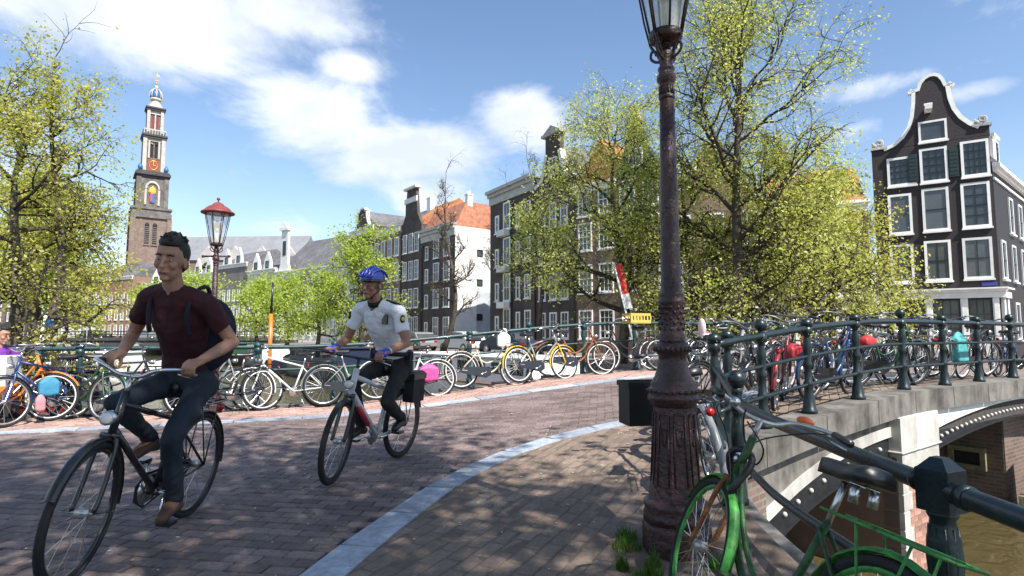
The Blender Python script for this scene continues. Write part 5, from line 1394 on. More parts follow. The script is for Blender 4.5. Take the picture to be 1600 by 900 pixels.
def person(label, loc, rot, P, skin, shirt_m, trouser_m, shoe_m, cat='person', group=None, hair=True, helmet=None, sleeve=.62, chest=(.165,.185), gloves=None, collar=None, waist_r=.150):
    Hd = Vector(P['head']); f = Vector(P['face']).normalized(); u0 = Vector(P.get('headup',(0,0,1))); lft = u0.cross(f).normalized(); u = f.cross(lft)
    MH = Matrix(((f.x,lft.x,u.x,Hd.x),(f.y,lft.y,u.y,Hd.y),(f.z,lft.z,u.z,Hd.z),(0,0,0,1)))
    b = MB()
    b.ball((-.008,0,.03), (.098,.077,.103), 16, 12, MH); b.ball((.022,0,-.045), (.066,.056,.072), 14, 10, MH); b.ball((.062,0,-.096), (.026,.026,.022), 10, 8, MH)
    b.ball((.06,0,.048), (.036,.056,.022), 10, 8, MH)
    b.tube([(.085,0,.022),(.098,0,-.005),(.110,0,-.030)], [.009,.011,.014], 8, M=MH); b.ball((.108,0,-.032), (.013,.016,.011), 8, 6, MH)
    for s in (-1,1):
        b.ball((-.008,s*.078,-.008), (.022,.010,.032), 8, 8, MH); b.ball((.062,s*.040,-.022), (.026,.024,.024), 8, 8, MH)
    b.ball((.082,0,-.062), (.014,.026,.011), 8, 6, MH)
    nk = Vector(P['neck']); ch = Vector(P['chest']); wa = Vector(P['waist']); pe = Vector(P['pelvis'])
    b.tube([MH@Vector((-.02,0,-.05)), MH@Vector((-.03,0,-.10)), nk, nk.lerp(ch,.3)], [.054,.054,.060,.075], 12)
    b.tube([nk.lerp(ch,.15), ch, wa, pe], [.09,.135,.12,.13], 14, sq=.66)
    for i, s in enumerate((1,-1)):
        sh, el, wr, gp = (Vector(P[k][i]) for k in ('shoulder','elbow','wrist','grip'))
        limb(b, [nk.lerp(ch,.2), sh], [.05,.052]); limb(b, [sh, sh.lerp(el,.4), el], [.050,.047,.038]); limb(b, [el, el.lerp(wr,.35), wr], [.037,.040,.0255])
        hand(b, wr, gp, s)
        hp, kn, an, to = (Vector(P[k][i]) for k in ('hip','knee','ankle','toe'))
        limb(b, [hp, hp.lerp(kn,.5), kn], [.068,.058,.044]); limb(b, [kn, kn.lerp(an,.35), an], [.042,.043,.030]); limb(b, [an, an.lerp(to,.6)], [.03,.026])
    body = b.build('person', skin, None, loc); body.rotation_euler = rot; tag(body, label, cat, group); remeshed(body, .0052, 4, .45)
    e = MB(); ir = MB(); lp = MB()
    for s in (-1,1):
        e.ball((.0795,s*.031,.008), (.007,.0115,.0055), 10, 8, MH); ir.ball((.0845,s*.031,.008), (.0035,.0052,.0052), 8, 6, MH)
        br_ = MB(); br_.tube([(.087,s*.014,.033),(.093,s*.032,.039),(.083,s*.052,.033)], [.0035,.005,.003], 6, M=MH); br_.build('eyebrow', M_hair, body)
    ey = e.build('eyes', M_eye, body); ir.build('irises', M_iris, ey)
    lp.tube([(.090,-.024,-.064),(.098,-.008,-.061),(.098,.008,-.061),(.090,.024,-.064)], [.003,.006,.006,.003], 6, M=MH); lp.build('lips', M_lip, body)
    if hair:
        h = MB(); h.ball((-.030,0,.050), (.098,.085,.102), 16, 12, MH); h.ball((.022,0,.108), (.064,.064,.036), 12, 8, MH); h.ball((-.060,0,-.01), (.056,.074,.07), 12, 8, MH)
        rr = random.Random(4)
        for k in range(110):
            a = rr.uniform(0,2*PI); q = rr.uniform(.1,1.0); w_ = rr.uniform(.6,1.3); p_ = Vector((-.012+.088*math.cos(a)*math.sin(q),.078*math.sin(a)*math.sin(q),.055+.102*math.cos(q))); h.tube([p_, p_+Vector((rr.uniform(-.02,.03),rr.uniform(-.02,.02),.016*w_))], [.012,.005], 5, M=MH)
        ho = h.build('hair', M_hair, body); remeshed(ho, .005, 1, .3)
        # keep the face free: cut with a plane shaped by vertex test
        me = ho.data
    # shirt
    b = MB()
    b.tube([nk.lerp(ch,.05), nk.lerp(ch,.35), ch, ch.lerp(wa,.5), wa, wa.lerp(pe,.55)], [.075,.135,chest[1],chest[0],waist_r,waist_r+.012], 18, sq=.70)
    b.ball(ch, (.118,chest[1]-.018,.165), 14, 10)
    for i, s in enumerate((1,-1)):
        sh, el = Vector(P['shoulder'][i]), Vector(P['elbow'][i]); en = sh.lerp(el, sleeve)
        b.tube([nk.lerp(ch,.12), sh+Vector((0,0,.004))], [.062,.070], 12); b.ball(sh, .066, 12, 9); b.tube([sh, sh.lerp(el,sleeve*.6), en], [.066,.061,.060], 12)
    so = b.build('shirt', shirt_m, body); folds(remeshed(so, .0085, 5, .5), .034)
    if collar:
        c = MB(); d = (MH@Vector((-.03,0,-.10))-nk).normalized(); c.tube([nk-d*.01, nk+d*.035], [.072,.064], 16); c.build('collar', collar, so)
    # trousers
    b = MB(); b.ball(pe, (.135,.165,.125), 14, 10); b.tube([wa.lerp(pe,.45), pe], [waist_r+.004,.155], 16, sq=.74)
    for i, s in enumerate((1,-1)):
        hp, kn, an = (Vector(P[k][i]) for k in ('hip','knee','ankle'))
        b.ball(hp, .100, 12, 9)
        limb(b, [hp, hp.lerp(kn,.5), kn], [.086,.072,.057], 12); limb(b, [kn, kn.lerp(an,.4), an.lerp(kn,.08)], [.056,.054,.046], 12)
    to_ = b.build('trousers', trouser_m, body); folds(remeshed(to_, .0095, 4, .5), .026)
    for i in range(2):
        an, to = Vector(P['ankle'][i]), Vector(P['toe'][i]); d = (to-an); fl = Vector((d.x,d.y,0)).normalized()
        b = MB(); limb(b, [an-fl*.045-Vector((0,0,.045)), an+fl*.03-Vector((0,0,.03)), to], [.036,.043,.034], 10); b.ball(an-Vector((0,0,.01)), .046, 10, 8)
        remeshed(b.build('shoe', shoe_m, body), .008, 3, .4)
    return body, MH
def riding(shift=0, lean_fwd=.0, grip=(.15,.285,1.04), look=(1,-.35,-.08), cr=20, hipz=.965, hipx=-.27, sh_w=.195):
    """joint positions in bicycle space (x forward, y left, z up)"""
    P = {}; P['pelvis'] = (hipx,0,hipz); P['waist'] = (hipx+.05+lean_fwd*.2,0,hipz+.18); P['chest'] = (hipx+.14+lean_fwd*.6,0,hipz+.39); P['neck'] = (hipx+.21+lean_fwd,0,hipz+.56)
    P['head'] = (hipx+.27+lean_fwd*1.1,0,hipz+.725-abs(lean_fwd)*.1); P['face'] = look
    sh = [Vector((hipx+.165+lean_fwd*.85, s*sh_w, hipz+.485)) for s in (1,-1)]; P['shoulder'] = sh
    gp = [Vector((grip[0], s*grip[1], grip[2])) for s in (1,-1)]; P['grip'] = gp
    wr = [g+Vector((-.085, 0, .045)) for g in gp]; P['wrist'] = wr
    P['elbow'] = [ik(sh[i], wr[i], .29, .265, (-.35, (.42,-.42)[i], -.75)) for i in range(2)]
    P['hip'] = [Vector((hipx+.01, s*.095, hipz-.03)) for s in (1,-1)]
    an = []; to = []
    for s in (1,-1):
        a = R(cr+(0 if s > 0 else 180)); px, pz = -.07+.165*math.cos(a), .285+.165*math.sin(a)
        an.append(Vector((px-.07, s*.115, pz+.115))); to.append(Vector((px+.075, s*.125, pz+.045)))
    P['ankle'] = an; P['toe'] = to
    P['knee'] = [ik(P['hip'][i], an[i], .45, .44, (1,(.12,-.12)[i],.35)) for i in range(2)]
    return P
# bicycles under the two riders
H1 = math.atan2(-1, .03); L1 = (-2.17, 3.46, 0); LE1 = -R(6.0)
H2 = math.atan2(-1.02, -.33); L2 = (-1.27, 5.28, 0.01); LE2 = -R(4.0)
CR1, CR2 = -78, 172
make_bike('black city bicycle ridden by the man in the maroon shirt', L1, H1, LE1, style='city', frame='diamond', m_rim=M_dark, m_frame=M_dark, rack=True, lamp=True, guard=True, stand=False, r=.345, crank_a=CR1, steer=R(9), hw=.78)
M_silver = paint('silver_paint', (.55,.56,.58))
pb = make_bike('silver police mountain bicycle ridden by the officer in the white shirt', L2, H2, LE2, style='mtb', frame='diamond', m_frame=M_silver, m_fork=M_dark, m_rim=M_dark, rack=True, lamp=True, guard=False, stand=False, r=.345, tw=.024, fat=1.35, crank_a=CR2, steer=R(15), m_bar=M_dark)
b = MB(); b.tube([(.10,0,.415),(.28,0,.60)], .0235, 10); b.build('red_decal', mat('red_decal', (.45,.03,.05), .4), pb)
def cloth(name, c, var=.15): return mat(name, c, .85, var=var, scale=9, bump=.7, bscale=11)
P1 = riding(lean_fwd=.11, hipz=.94, sh_w=.168, grip=(.165,.226,1.045), look=(1,.10,-.12), cr=CR1)
m1, MH1 = person('person in maroon t-shirt and dark jeans riding a black bicycle', L1, (LE1,0,H1), P1, M_skin, cloth('maroon_cotton', (.042,.006,.010)), cloth('dark_denim', (.012,.020,.032)), M_sole, chest=(.150,.168), waist_r=.138)
M_wshirt = cloth('white_shirt', (.74,.76,.80), .06); M_blk = cloth('black_uniform', (.010,.010,.012))
P2 = riding(lean_fwd=.20, grip=(.405,.25,1.035), look=(1,-.05,-.10), cr=CR2, hipz=.935)
m2, MH2 = person('person in white police shirt, black trousers and blue helmet riding a silver bicycle', L2, (LE2,0,H2), P2, M_skin2, M_wshirt, M_blk, M_blackshoe, hair=False, collar=M_blk)
# helmet, gloves and uniform details
hb = MB(); hb.lathe([(.128*math.cos(R(a)),.040+.122*math.sin(R(a))) for a in range(0,90,9)]+[(.002,.162)], 24, MH2@Matrix.Translation((-.012,0,0))@Matrix.Diagonal((1,.77,1,1))); hel = hb.build('helmet', mat('blue_helmet', (.010,.025,.20), .3, var=.1, coat=.4), m2)
hel_m = MB()
for k, y in enumerate((-.066,-.034,0,.034,.066)):
    hel_m.tube([( -.012+.13*math.cos(R(a)), y, .040+(.126-.45*abs(y))*math.sin(R(a))+.002) for a in range(15,170,15)], [.010]*11, 6, M=MH2, sq=.8)
hel_m.build('helmet_ribs', mat('blue_helmet_ridge', (.014,.04,.34), .3, var=.1, coat=.4), hel)
v = MB()
for y in (-.050,-.017,.017,.050):
    v.tube([(-.012+.1295*math.cos(R(a)), y, .040+(.124-.38*abs(y))*math.sin(R(a))) for a in (35,60,90,120,145)], [.004,.008,.009,.008,.004], 6, M=MH2)
v.build('helmet_vents', M_dark, hel)
b = MB(); b.tube([(.126*math.cos(R(a))-.012,.097*math.sin(R(a)),.042) for a in range(0,360,15)], .012, 6, closed=True, M=MH2); b.build('helmet_rim', M_dark, hel)
b = MB()
for s in (-1,1): b.tube([(.02,s*.086,.035),(.02,s*.078,-.05),(.045,s*.03,-.108),(.05,0,-.116)], .006, 5, M=MH2)
b.build('chin_strap', M_dark, hel)
b = MB(); b.ball((-.045,0,-.005), (.058,.074,.055), 12, 8, MH2); b.build('hair', M_hair, m2)
M_glove = mat('blue_glove', (.012,.05,.42), .6, bump=.4, bscale=60)
for i in range(2):
    w, g = Vector(P2['wrist'][i]), Vector(P2['grip'][i])
    b = MB(); b.tube([w-(g-w)*.25, w, w.lerp(g,.55)+Vector((0,0,.012)), g+Vector((.0,0,.03))], [.034,.035,.046,.042], 12, sq=.75)
    for k in range(4):
        o = (k-1.5)*.0215; b.tube([g+Vector((-.01,o,.030)), g+Vector((.02,o,.027))], [.0135,.0125], 8)
    remeshed(b.build('glove', M_glove, m2), .006, 2, .4)
    if i == 0:
        e_ = Vector(P2['elbow'][i]); q = w+(e_-w)*.10; b = MB(); b.tube([q, w+(e_-w)*.17], .031, 14); b.build('wristwatch', M_alu, m2)
for i, s in enumerate((1,-1)):                    # shoulder boards and sleeve badges
    sh, el, nk = Vector(P2['shoulder'][i]), Vector(P2['elbow'][i]), Vector(P2['neck'])
    b = MB(); b.tube([sh.lerp(nk,.55)+Vector((.0,0,.060)), sh+Vector((0,s*.02,.066))], .026, 8, sq=.35); b.build('shoulder_board', M_blk, m2)
    q = sh.lerp(el,.25)+Vector((.045,s*.045,.012)); b = MB(); b.ball(q, (.020,.024,.036), 12, 8); bo = b.build('sleeve_badge', M_blk, m2)
    b = MB(); b.ball(q+Vector((.010,s*.010,.0)), (.014,.018,.02), 10, 8); b.build('badge_emblem', mat('yellow_badge', (.75,.55,.05), .5), bo)
ch2 = Vector(P2['chest']); 
b = MB(); b.cbox(.118,.145,.075,.125,-.02,.07,.006, Matrix.Translation(ch2)); b.tube([ch2+Vector((.13,.1,.06)),ch2+Vector((.11,.14,.12)),ch2+Vector((.03,.16,.15))], .007, 6); b.build('radio', M_dark, m2)
b = MB(); b.cbox(.112,.126,-.11,-.03,-.01,.05,.004, Matrix.Translation(ch2)); b.build('shirt_pocket', M_wshirt, m2)
pe2 = Vector(P2['pelvis']).lerp(Vector(P2['waist']),.55)
b = MB(); b.tube([pe2+Vector((.128*math.cos(R(a)),.172*math.sin(R(a)),0)) for a in range(0,360,15)], .021, 6, closed=True, sq=1.0)
for (x, y) in ((-.02,.175),(.02,-.175),(-.09,.12)): b.box(pe2.x+x-.03,pe2.x+x+.03,pe2.y+y-.025,pe2.y+y+.025,pe2.z-.09,pe2.z+.03)
b.build('belt', M_blk, m2)
bag = thing('pannier_bag', 'black pannier bag on the rear rack of the police bicycle', 'bag', L2, 0, None, (LE2,0,H2))
b = MB(); b.cbox(-.66,-.42,.04,.15,.56,.84,.04); b.build('body', M_blk, bag); b = MB(); b.cbox(-.67,-.41,.032,.16,.78,.86,.03); b.build('flap', M_dark, bag)
# rucksack of the first rider
pk = thing('rucksack', 'dark blue rucksack on the back of the person in maroon', 'rucksack', L1, 0, None, (LE1,0,H1))
c1 = Vector(P1['chest'])
b = MB(); b.ball(c1+Vector((-.20,.08,-.10)), (.12,.185,.245), 16, 12); b.ball(c1+Vector((-.31,.08,-.17)), (.07,.14,.14), 14, 10); remeshed(b.build('body', cloth('navy_nylon', (.008,.010,.022)), pk), .012, 3, .5)
b = MB()
for s in (1,-1): b.tube(spline([c1+Vector((-.16,s*.10,.08)),c1+Vector((-.06,s*.115,.195)),c1+Vector((.065,s*.118,.175)),c1+Vector((.132,s*.112,.075)),c1+Vector((.128,s*.112,-.02)),c1+Vector((.085,s*.118,-.10))],6), .013, 6, sq=1.0)
b.build('straps', MATS['navy_nylon'], pk)
# ------------------------------------------------------------------ parked bicycles along the far railing
FH = math.atan(.394)
def far_pos(px, off=.42):
    k = (px-800)/900; y = (11.385-off*1.075)/(1-.394*k); x = k*y; return (x, y, gz(x, y))
M_red = paint('red_paint', (.22,.018,.018)); M_blue = paint('blue_paint', (.018,.045,.15)); M_creamp = paint('cream_paint', (.52,.46,.34)); M_orangep = paint('orange_paint', (.60,.18,.02))
M_yellow = paint('yellow_paint', (.70,.45,.02)); M_bwhite = paint('white_enamel', (.65,.65,.63)); M_dgreen = paint('bottle_green', (.02,.07,.04)); M_grey = paint('grey_enamel', (.22,.23,.24))
GL = 'bicycles parked along the far railing'
def park(px, label, flip=False, lean=8, dh=0, off=.42, **kw):
    x, y, z = far_pos(px, off); h = FH+R(dh)+(PI if flip else 0)
    ln = R(lean)*(-1 if not flip else 1)*-1
    return make_bike(label, (x, y, z), h, -R(lean) if not flip else R(lean), group=GL, spokes=16, **kw), Matrix.Translation((x,y,z))@Matrix.Rotation(h,4,'Z')
b1, MB1 = park(12, 'orange cargo bicycle with a white box at the left edge', False, 4, 0, .55, frame='lady', m_frame=M_orangep, m_rim=M_bwhite, m_fender=M_orangep)
b2, _ = park(90, 'blue framed bicycle with bright blue pannier bags seen at an angle by the left railing', True, 8, 48, .62, frame='diamond', m_frame=M_blue, m_rim=M_alu)
park(122, 'dark bicycle leaning on the railing just right of the blue one', False, 9, -35, .5, m_frame=M_dgreen, m_rim=M_alu)
park(182, 'black city bicycle at the railing left of the cyclist in maroon', False, 8, 0, .42, m_frame=M_dark, m_rim=M_bwhite)
park(318, 'grey city bicycle half hidden behind the cyclist in maroon', False, 8, 4, .42, frame='lady', m_frame=M_grey)
park(362, 'black and silver bicycle with both wheels seen beside the maroon rider', True, 8, 20, .62, m_frame=M_dark, m_rim=M_bwhite)
park(455, 'white sporty bicycle with slanting frame leaning on the far railing', True, 8, 0, .42, style='sport', frame='diamond', m_frame=M_bwhite, m_rim=M_bwhite, guard=False)
park(560, 'grey bicycle behind the front wheel of the police bicycle', False, 8, 0, .45, frame='lady', m_frame=M_grey, m_rim=M_chrome)
park(640, 'white framed bicycle half hidden behind the police officer', True, 8, 0, .45, frame='lady', m_frame=M_bwhite, m_rim=M_bwhite, m_fender=M_bwhite)
park(765, 'cream ladies bicycle with a white bag on its handlebar', False, 8, 0, .42, frame='lady', m_frame=M_creamp, m_rim=M_bwhite, m_fender=M_creamp)
park(848, 'yellow forked bicycle beside the cream ladies bicycle', False, 8, 12, .55, frame='diamond', m_frame=M_grey, m_fork=M_yellow, m_fender=M_yellow, m_rim=M_bwhite)
park(900, 'brown bicycle with pale rims leaning near the middle of the far railing', False, 8, -6, .42, frame='lady', m_frame=M_rust, m_rim=M_bwhite)
park(985, 'black bicycle carrying a yellow crate on its handlebar left of the lamp post', True, 8, 0, .42, frame='lady', m_frame=M_dark, m_rim=M_bwhite)
park(1062, 'black bicycle with a pink child seat right of the lamp post', False, 8, 0, .45, frame='lady', m_frame=M_dark, m_rim=M_alu)
park(1120, 'grey bicycle at the far railing beyond the street lamp', True, 8, 0, .42, frame='diamond', m_frame=M_grey)
# loads
cb = thing('cargo_box', 'plain white cargo box on the orange bicycle at the left edge', 'box', (-7.25,7.98,.52), FH)
b = MB(); b.cbox(-.35,.33,-.26,.26,0,.40,.01); b.build('body', M_white_paint, cb); b = MB(); b.cbox(-.36,.34,-.27,.27,-.16,-.002,.01); b.build('tray', M_orangep, cb)
def bagthing(name, label, cat, loc, size, m, rot=0, flap=True):
    t = thing(name, label, cat, loc, rot); b = MB(); b.ball((0,0,size[2]*.5), (size[0]*.5,size[1]*.5,size[2]*.55), 14, 10); b.cbox(-size[0]*.46,size[0]*.46,-size[1]*.46,size[1]*.46,0.02,size[2]*.86,.03)
    o = b.build('body', m, t); remeshed(o, .018, 3, .5)
    if flap: b = MB(); b.tube(spline([(-size[0]*.2,0,size[2]*.95),(-size[0]*.15,0,size[2]*1.2),(size[0]*.15,0,size[2]*1.2),(size[0]*.2,0,size[2]*.95)],4), .012, 6); b.build('strap', m, t)
    return t
x, y, z = far_pos(84, .75); bagthing('pannier_bag', 'bright light blue pannier bag on the blue framed bicycle', 'bag', (x,y,.36), (.25,.10,.27), mat('sky_blue_nylon', (.04,.22,.36), .7, bump=.5, bscale=14), .9, False)
x, y, z = far_pos(72, .82); bagthing('pannier_bag', 'pink and white pannier bag low on the blue framed bicycle', 'bag', (x,y,.16), (.12,.09,.24), mat('pink_nylon', (.45,.22,.25), .7, bump=.5, bscale=14), .9, False)
x, y, z = far_pos(787, .55); bagthing('shopping_bag', 'white shopping bag hanging on the cream bicycle handlebar', 'bag', (x,y,z+.72), (.27,.10,.28), mat('white_plastic', (.78,.78,.78), .4), FH)
x, y, z = far_pos(671, .62); bagthing('pannier_bag', 'bright pink bag behind the police officer', 'bag', (x,y,z+.28), (.36,.12,.30), mat('hot_pink', (.62,.06,.24), .6, bump=.5, bscale=14), FH, False)
x, y, z = far_pos(994, .42)
yc = thing('crate', 'yellow plastic crate on the bicycle left of the lamp post', 'crate', (x,y,z+.98), FH)
b = MB(); M_yc = mat('yellow_plastic', (.50,.38,.08), .55)
b.box(-.24,.24,-.16,.16,0,.015)
for s in (-1,1):
    b.box(-.24,.24,s*.16-.008,s*.16+.008,.016,.07); b.box(-.24,.24,s*.16-.008,s*.16+.008,.16,.21)
    b.box(s*.24-.008,s*.24+.008,-.151,.151,.016,.07); b.box(s*.24-.008,s*.24+.008,-.151,.151,.16,.21)
    for k in range(7): b.box(-.24+k*.078,-.212+k*.078,s*.16-.006,s*.16+.006,.071,.159)
b.build('body', M_yc, yc)
x, y, z = far_pos(1096, .5)
cs = thing('child_seat', 'pink and white child seat on the bicycle right of the lamp post', 'child seat', (x,y,z+.72), FH)
b = MB(); b.ball((0,0,.25), (.09,.15,.28), 12, 9); b.ball((.10,0,.03), (.17,.15,.08), 12, 9); remeshed(b.build('shell', mat('child_seat_white', (.70,.55,.55), .4), cs), .015, 3); b = MB(); b.ball((.10,0,.10), (.13,.12,.05), 10, 8); b.build('cushion', mat('cushion_red', (.5,.06,.10), .7), cs); cs.scale = (.72,.72,.72)
# ---- bicycles behind the bridge railing on the right
GR = 'bicycles parked behind the right bridge railing'
M_drim = mat('tarnished_rim', (.16,.16,.165), .45, metal=.6, var=.3)
looks = [('lady',M_dark,M_drim,'black'),('diamond',M_grey,M_drim,'grey'),('lady',M_red,M_alu,'dark red'),('diamond',M_dark,M_bwhite,'black framed white rimmed'),('lady',M_blue,M_drim,'dark blue'),('diamond',M_dark,M_drim,'plain black'),('lady',M_dgreen,M_drim,'bottle green')]
spots_ = [(1126,'just right of the street lamp base'),(1165,'behind the round topped railing ball'),(1205,'left of the first tall bridge post'),(1243,'between the first tall bridge posts'),(1290,'with its whole wheel showing between two bridge posts'),(1335,'behind the third bridge post'),(1372,'below the left edge of the bell gabled house'),(1408,'behind the ball topped post under the dark house'),(1446,'below the middle shop window of the dark house'),(1480,'right of the ball topped middle post'),(1512,'carrying the turquoise bag'),(1545,'left of the last ball topped post'),(1580,'at the right edge of the picture')]
def right_pos(px, off):
    k = (px-800)/900
    for a, c in zip(RIGHT[:-1], RIGHT[1:]):
        if a.y < 4.7: continue
        d = (c-a); 
        if d.length < 1e-6: continue
        n = Vector((-d.y,d.x,0)).normalized(); p = a+n*off
        if p.x/p.y >= k: return p, math.atan2(d.y,d.x)
    return p, math.atan2(d.y,d.x)
rg_ = random.Random(8)
for i, (px, where) in enumerate(spots_):
    fr_, mf, mr2, nm = looks[i % len(looks)]
    p, a = right_pos(px, .55+.25*(i % 2)); dh = rg_.choice((-14,0,10,26,-24)); 
    if i == 4: p, a = right_pos(px, .40); dh = 0
    fl = i % 2 == 1
    make_bike(nm+' bicycle parked '+where, (p.x,p.y,gz(p.x,p.y)), a+R(dh)+(PI if fl else 0), R(7)*(1 if fl else -1)*-1, GR, frame=fr_, m_frame=mf, m_rim=mr2, m_bar=M_drim, spokes=14, style='sport' if i in (3,9) else 'city')
p, a = right_pos(1493, .5); bagthing('pannier_bag', 'turquoise bag with yellow pattern hung behind the bridge railing', 'bag', (p.x,p.y,gz(p.x,p.y)+.28), (.42,.16,.50), mat('turquoise_nylon', (.02,.28,.34), .5, var=.3, scale=9, col2=(.08,.36,.34)), a, False)
p, a = right_pos(1232, .45); bagthing('saddle_bag', 'dark red bag on a bicycle behind the first tall bridge posts', 'bag', (p.x,p.y,gz(p.x,p.y)+.52), (.34,.15,.2), mat('dark_red_nylon', (.30,.02,.03), .5), a, False)
p, a = right_pos(1350, .5); bagthing('saddle_bag', 'bright red bag left of the ball topped bridge post', 'bag', (p.x,p.y,gz(p.x,p.y)+.58), (.3,.15,.16), mat('bright_red_nylon', (.5,.03,.03), .5), a, False)
# far side of the hump, more machines against the left railing
for i, (x_, nm, mf, mr2) in enumerate(((5.4,'black bicycle at the far railing seen through the right railing',M_dark,M_chrome),(6.6,'red bicycle at the far railing seen through the right railing',M_red,M_alu),(7.8,'grey bicycle at the far railing near the dark corner house',M_grey,M_alu),(9.2,'blue bicycle at the end of the far railing',M_blue,M_alu))):
    p = off_par(x_, .42); make_bike(nm, (p.x,p.y,gz(p.x,p.y)), FH+(PI if i % 2 else 0), -R(8) if i % 2 == 0 else R(8), GL, frame='lady' if i % 2 else 'diamond', m_frame=mf, m_rim=mr2, spokes=12)
# bicycle tucked between lamp and railing corner
make_bike('dark bicycle squeezed between the street lamp and the corner of the railing', (1.47,4.55,.05), R(84), -R(9), frame='diamond', m_frame=M_grey, m_rim=M_chrome, style='sport')
# ------------------------------------------------------------------ the green bicycle in the foreground
gbk = make_bike('battered green bicycle with rusty fork leaning on the near railing', (.82,2.12,.0), R(100), R(18), style='city', frame='low', sw=.9, m_frame=M_green_old, m_fender=M_green_bike, m_rim=M_green_bike, m_fork=M_rust, m_bar=M_alu, m_rack=M_green_bike, m_tyre=M_tyre, fat=.95, steer=R(-11), sides=12, spokes=28, guard=True, stand=False, r=.34, tw=.020)
gbk.scale = (.9,.9,.9)
# chain lock on the head tube, orange reflector and a bell
b = MB(); b.tube([(.40+.06*math.cos(R(a)),.03*math.sin(R(a*2)),.74+.11*math.sin(R(a))) for a in range(0,360,15)], .017, 8, closed=True); b.build('chain_lock', M_black_iron, gbk)
b = MB(); b.ball((.33,-.23,1.065), (.03,.045,.022), 10, 8); b.build('orange_reflector', mat('orange_plastic', (.70,.13,.02), .35), gbk)
b = MB(); b.ball((.355,.13,1.05), (.026,.026,.024), 12, 8); b.build('bell', M_chrome, gbk)
for s_ in (1,-1):
    b = MB(); b.tube(spline([(.20,s_*.25,1.03),(.34,s_*.22,1.0),(.44,s_*.08,.90),(.42,s_*.03,.76),(.36,s_*.02,.62 if s_ > 0 else .70)],6), .0038, 6); b.build('brake_cable', M_dark, gbk)
b = MB(); b.tube(spline([(.30,.10,1.03),(.38,.05,.99),(.41,.0,.90),(.36,-.05,.80),(.31,-.04,.88),(.33,.06,.98)],6), .0045, 6); b.build('light_cable', M_dark, gbk)
# ------------------------------------------------------------------ person in purple at the left edge
PP = dict(pelvis=(0,0,.55), waist=(.03,0,.72), chest=(.08,0,.90), neck=(.12,0,1.05), head=(.16,0,1.20), face=(1,.2,-.2), shoulder=[(.10,.19,.98),(.10,-.19,.98)])
PP['grip'] = [Vector((.42,.12,.84)), Vector((.42,-.12,.84))]; PP['wrist'] = [g+Vector((-.08,0,.04)) for g in PP['grip']]
PP['elbow'] = [ik(PP['shoulder'][i], PP['wrist'][i], .27, .25, (-.3,(.7,-.7)[i],-.7)) for i in range(2)]
PP['hip'] = [Vector((.02,.09,.53)),Vector((.02,-.09,.53))]; PP['ankle'] = [Vector((.32,.12,.12)),Vector((.30,-.12,.12))]; PP['toe'] = [Vector((.46,.13,.05)),Vector((.44,-.13,.05))]
PP['knee'] = [ik(PP['hip'][i], PP['ankle'][i], .42, .42, (1,0,.5)) for i in range(2)]
pp_, _ = person('person in a purple jacket sitting behind the white cargo box at the left edge', (-7.42,8.25,.0), (0,0,R(-10)), PP, M_skin, cloth('purple_fleece', (.16,.03,.30)), cloth('grey_trousers', (.08,.08,.09)), M_blackshoe, sleeve=.98)
st = thing('bollard', 'low dark stone block the person in purple sits on', 'bollard', (-7.43,8.25,0), R(-20)); b = MB(); b.lathe([(.20,0),(.20,.36),(.17,.42)], 16); b.build('block', M_stone, st)
# ------------------------------------------------------------------ boats
def boat(label, c, ang, L, Wd, fb, m_hull, m_deck, cabin=None, m_cab=None, stripe=None, cat='boat', name='moored_boat', wins=True):
    t = thing(name, label, cat, (c[0],c[1],WATER_Z), ang)
    b = MB(); secs = [(-.5,.70,1.0),(-.42,.92,1.0),(-.2,1.0,1.0),(.15,1.0,1.02),(.33,.80,1.08),(.44,.45,1.18),(.5,.06,1.3)]
    vs = []; n = 7
    for (f, w, h) in secs:
        hw = Wd/2*w; vs += [(f*L,-hw,fb*h),(f*L*.985,-hw*.94,fb*.35),(f*L*.96,-hw*.72,-.25),(f*L*.95,0,-.35),(f*L*.96,hw*.72,-.25),(f*L*.985,hw*.94,fb*.35),(f*L,hw,fb*h)]
    fs = []
    for i in range(len(secs)-1):
        for j in range(n-1): fs.append((i*n+j,i*n+j+1,(i+1)*n+j+1,(i+1)*n+j))
    fs.append(tuple(range(n-1,-1,-1))); b.add(vs, fs, True); b.build('hull', m_hull, t)
    b = MB()
    for i in range(len(secs)-1): b.add([vs[i*n],vs[i*n+6],vs[(i+1)*n+6],vs[(i+1)*n]], [(0,1,2,3)], M=Matrix.Translation((0,0,-.06)))
    b.build('deck', m_deck, t)
    b = MB()
    for s in (0,6): b.tube([Vector(vs[i*n+s]) for i in range(len(secs))], .05, 6)
    b.build('gunwale', stripe or m_deck, t)
    if cabin:
        x0, x1, z1 = cabin; hw = Wd*.40
        b = MB(); b.cbox(x0*L,x1*L,-hw,hw,fb*.9,fb+z1,.06); cb_ = b.build('cabin', m_cab or m_hull, t)
        b = MB(); b.cbox(x0*L-.12,x1*L+.12,-hw-.1,hw+.1,fb+z1+.001,fb+z1+.09,.03); b.build('roof', m_cab or m_hull, cb_)
        if wins:
            k = max(2,int((x1-x0)*L/1.1)); w = (x1-x0)*L/k
            for s in (-1,1):
                for q in range(k):
                    b = MB(); b.box(x0*L+w*q+w*.18,x0*L+w*q+w*.82,s*hw-.015,s*hw+.015,fb+z1*.40,fb+z1*.85); b.build('window', M_pane, cb_)
    return t
BA = math.atan2(.79,-.62)
M_navy = paint('navy_hull', (.02,.03,.06)); M_wood = mat('varnished_wood', (.25,.12,.05), .4, var=.3, scale=6)
boat('white houseboat with flat roof moored behind the cream bicycle', (-1.2,26.0), BA, 11.5, 3.4, .95, M_white_paint, M_wood, (-.40,.36,1.0), M_white_paint)
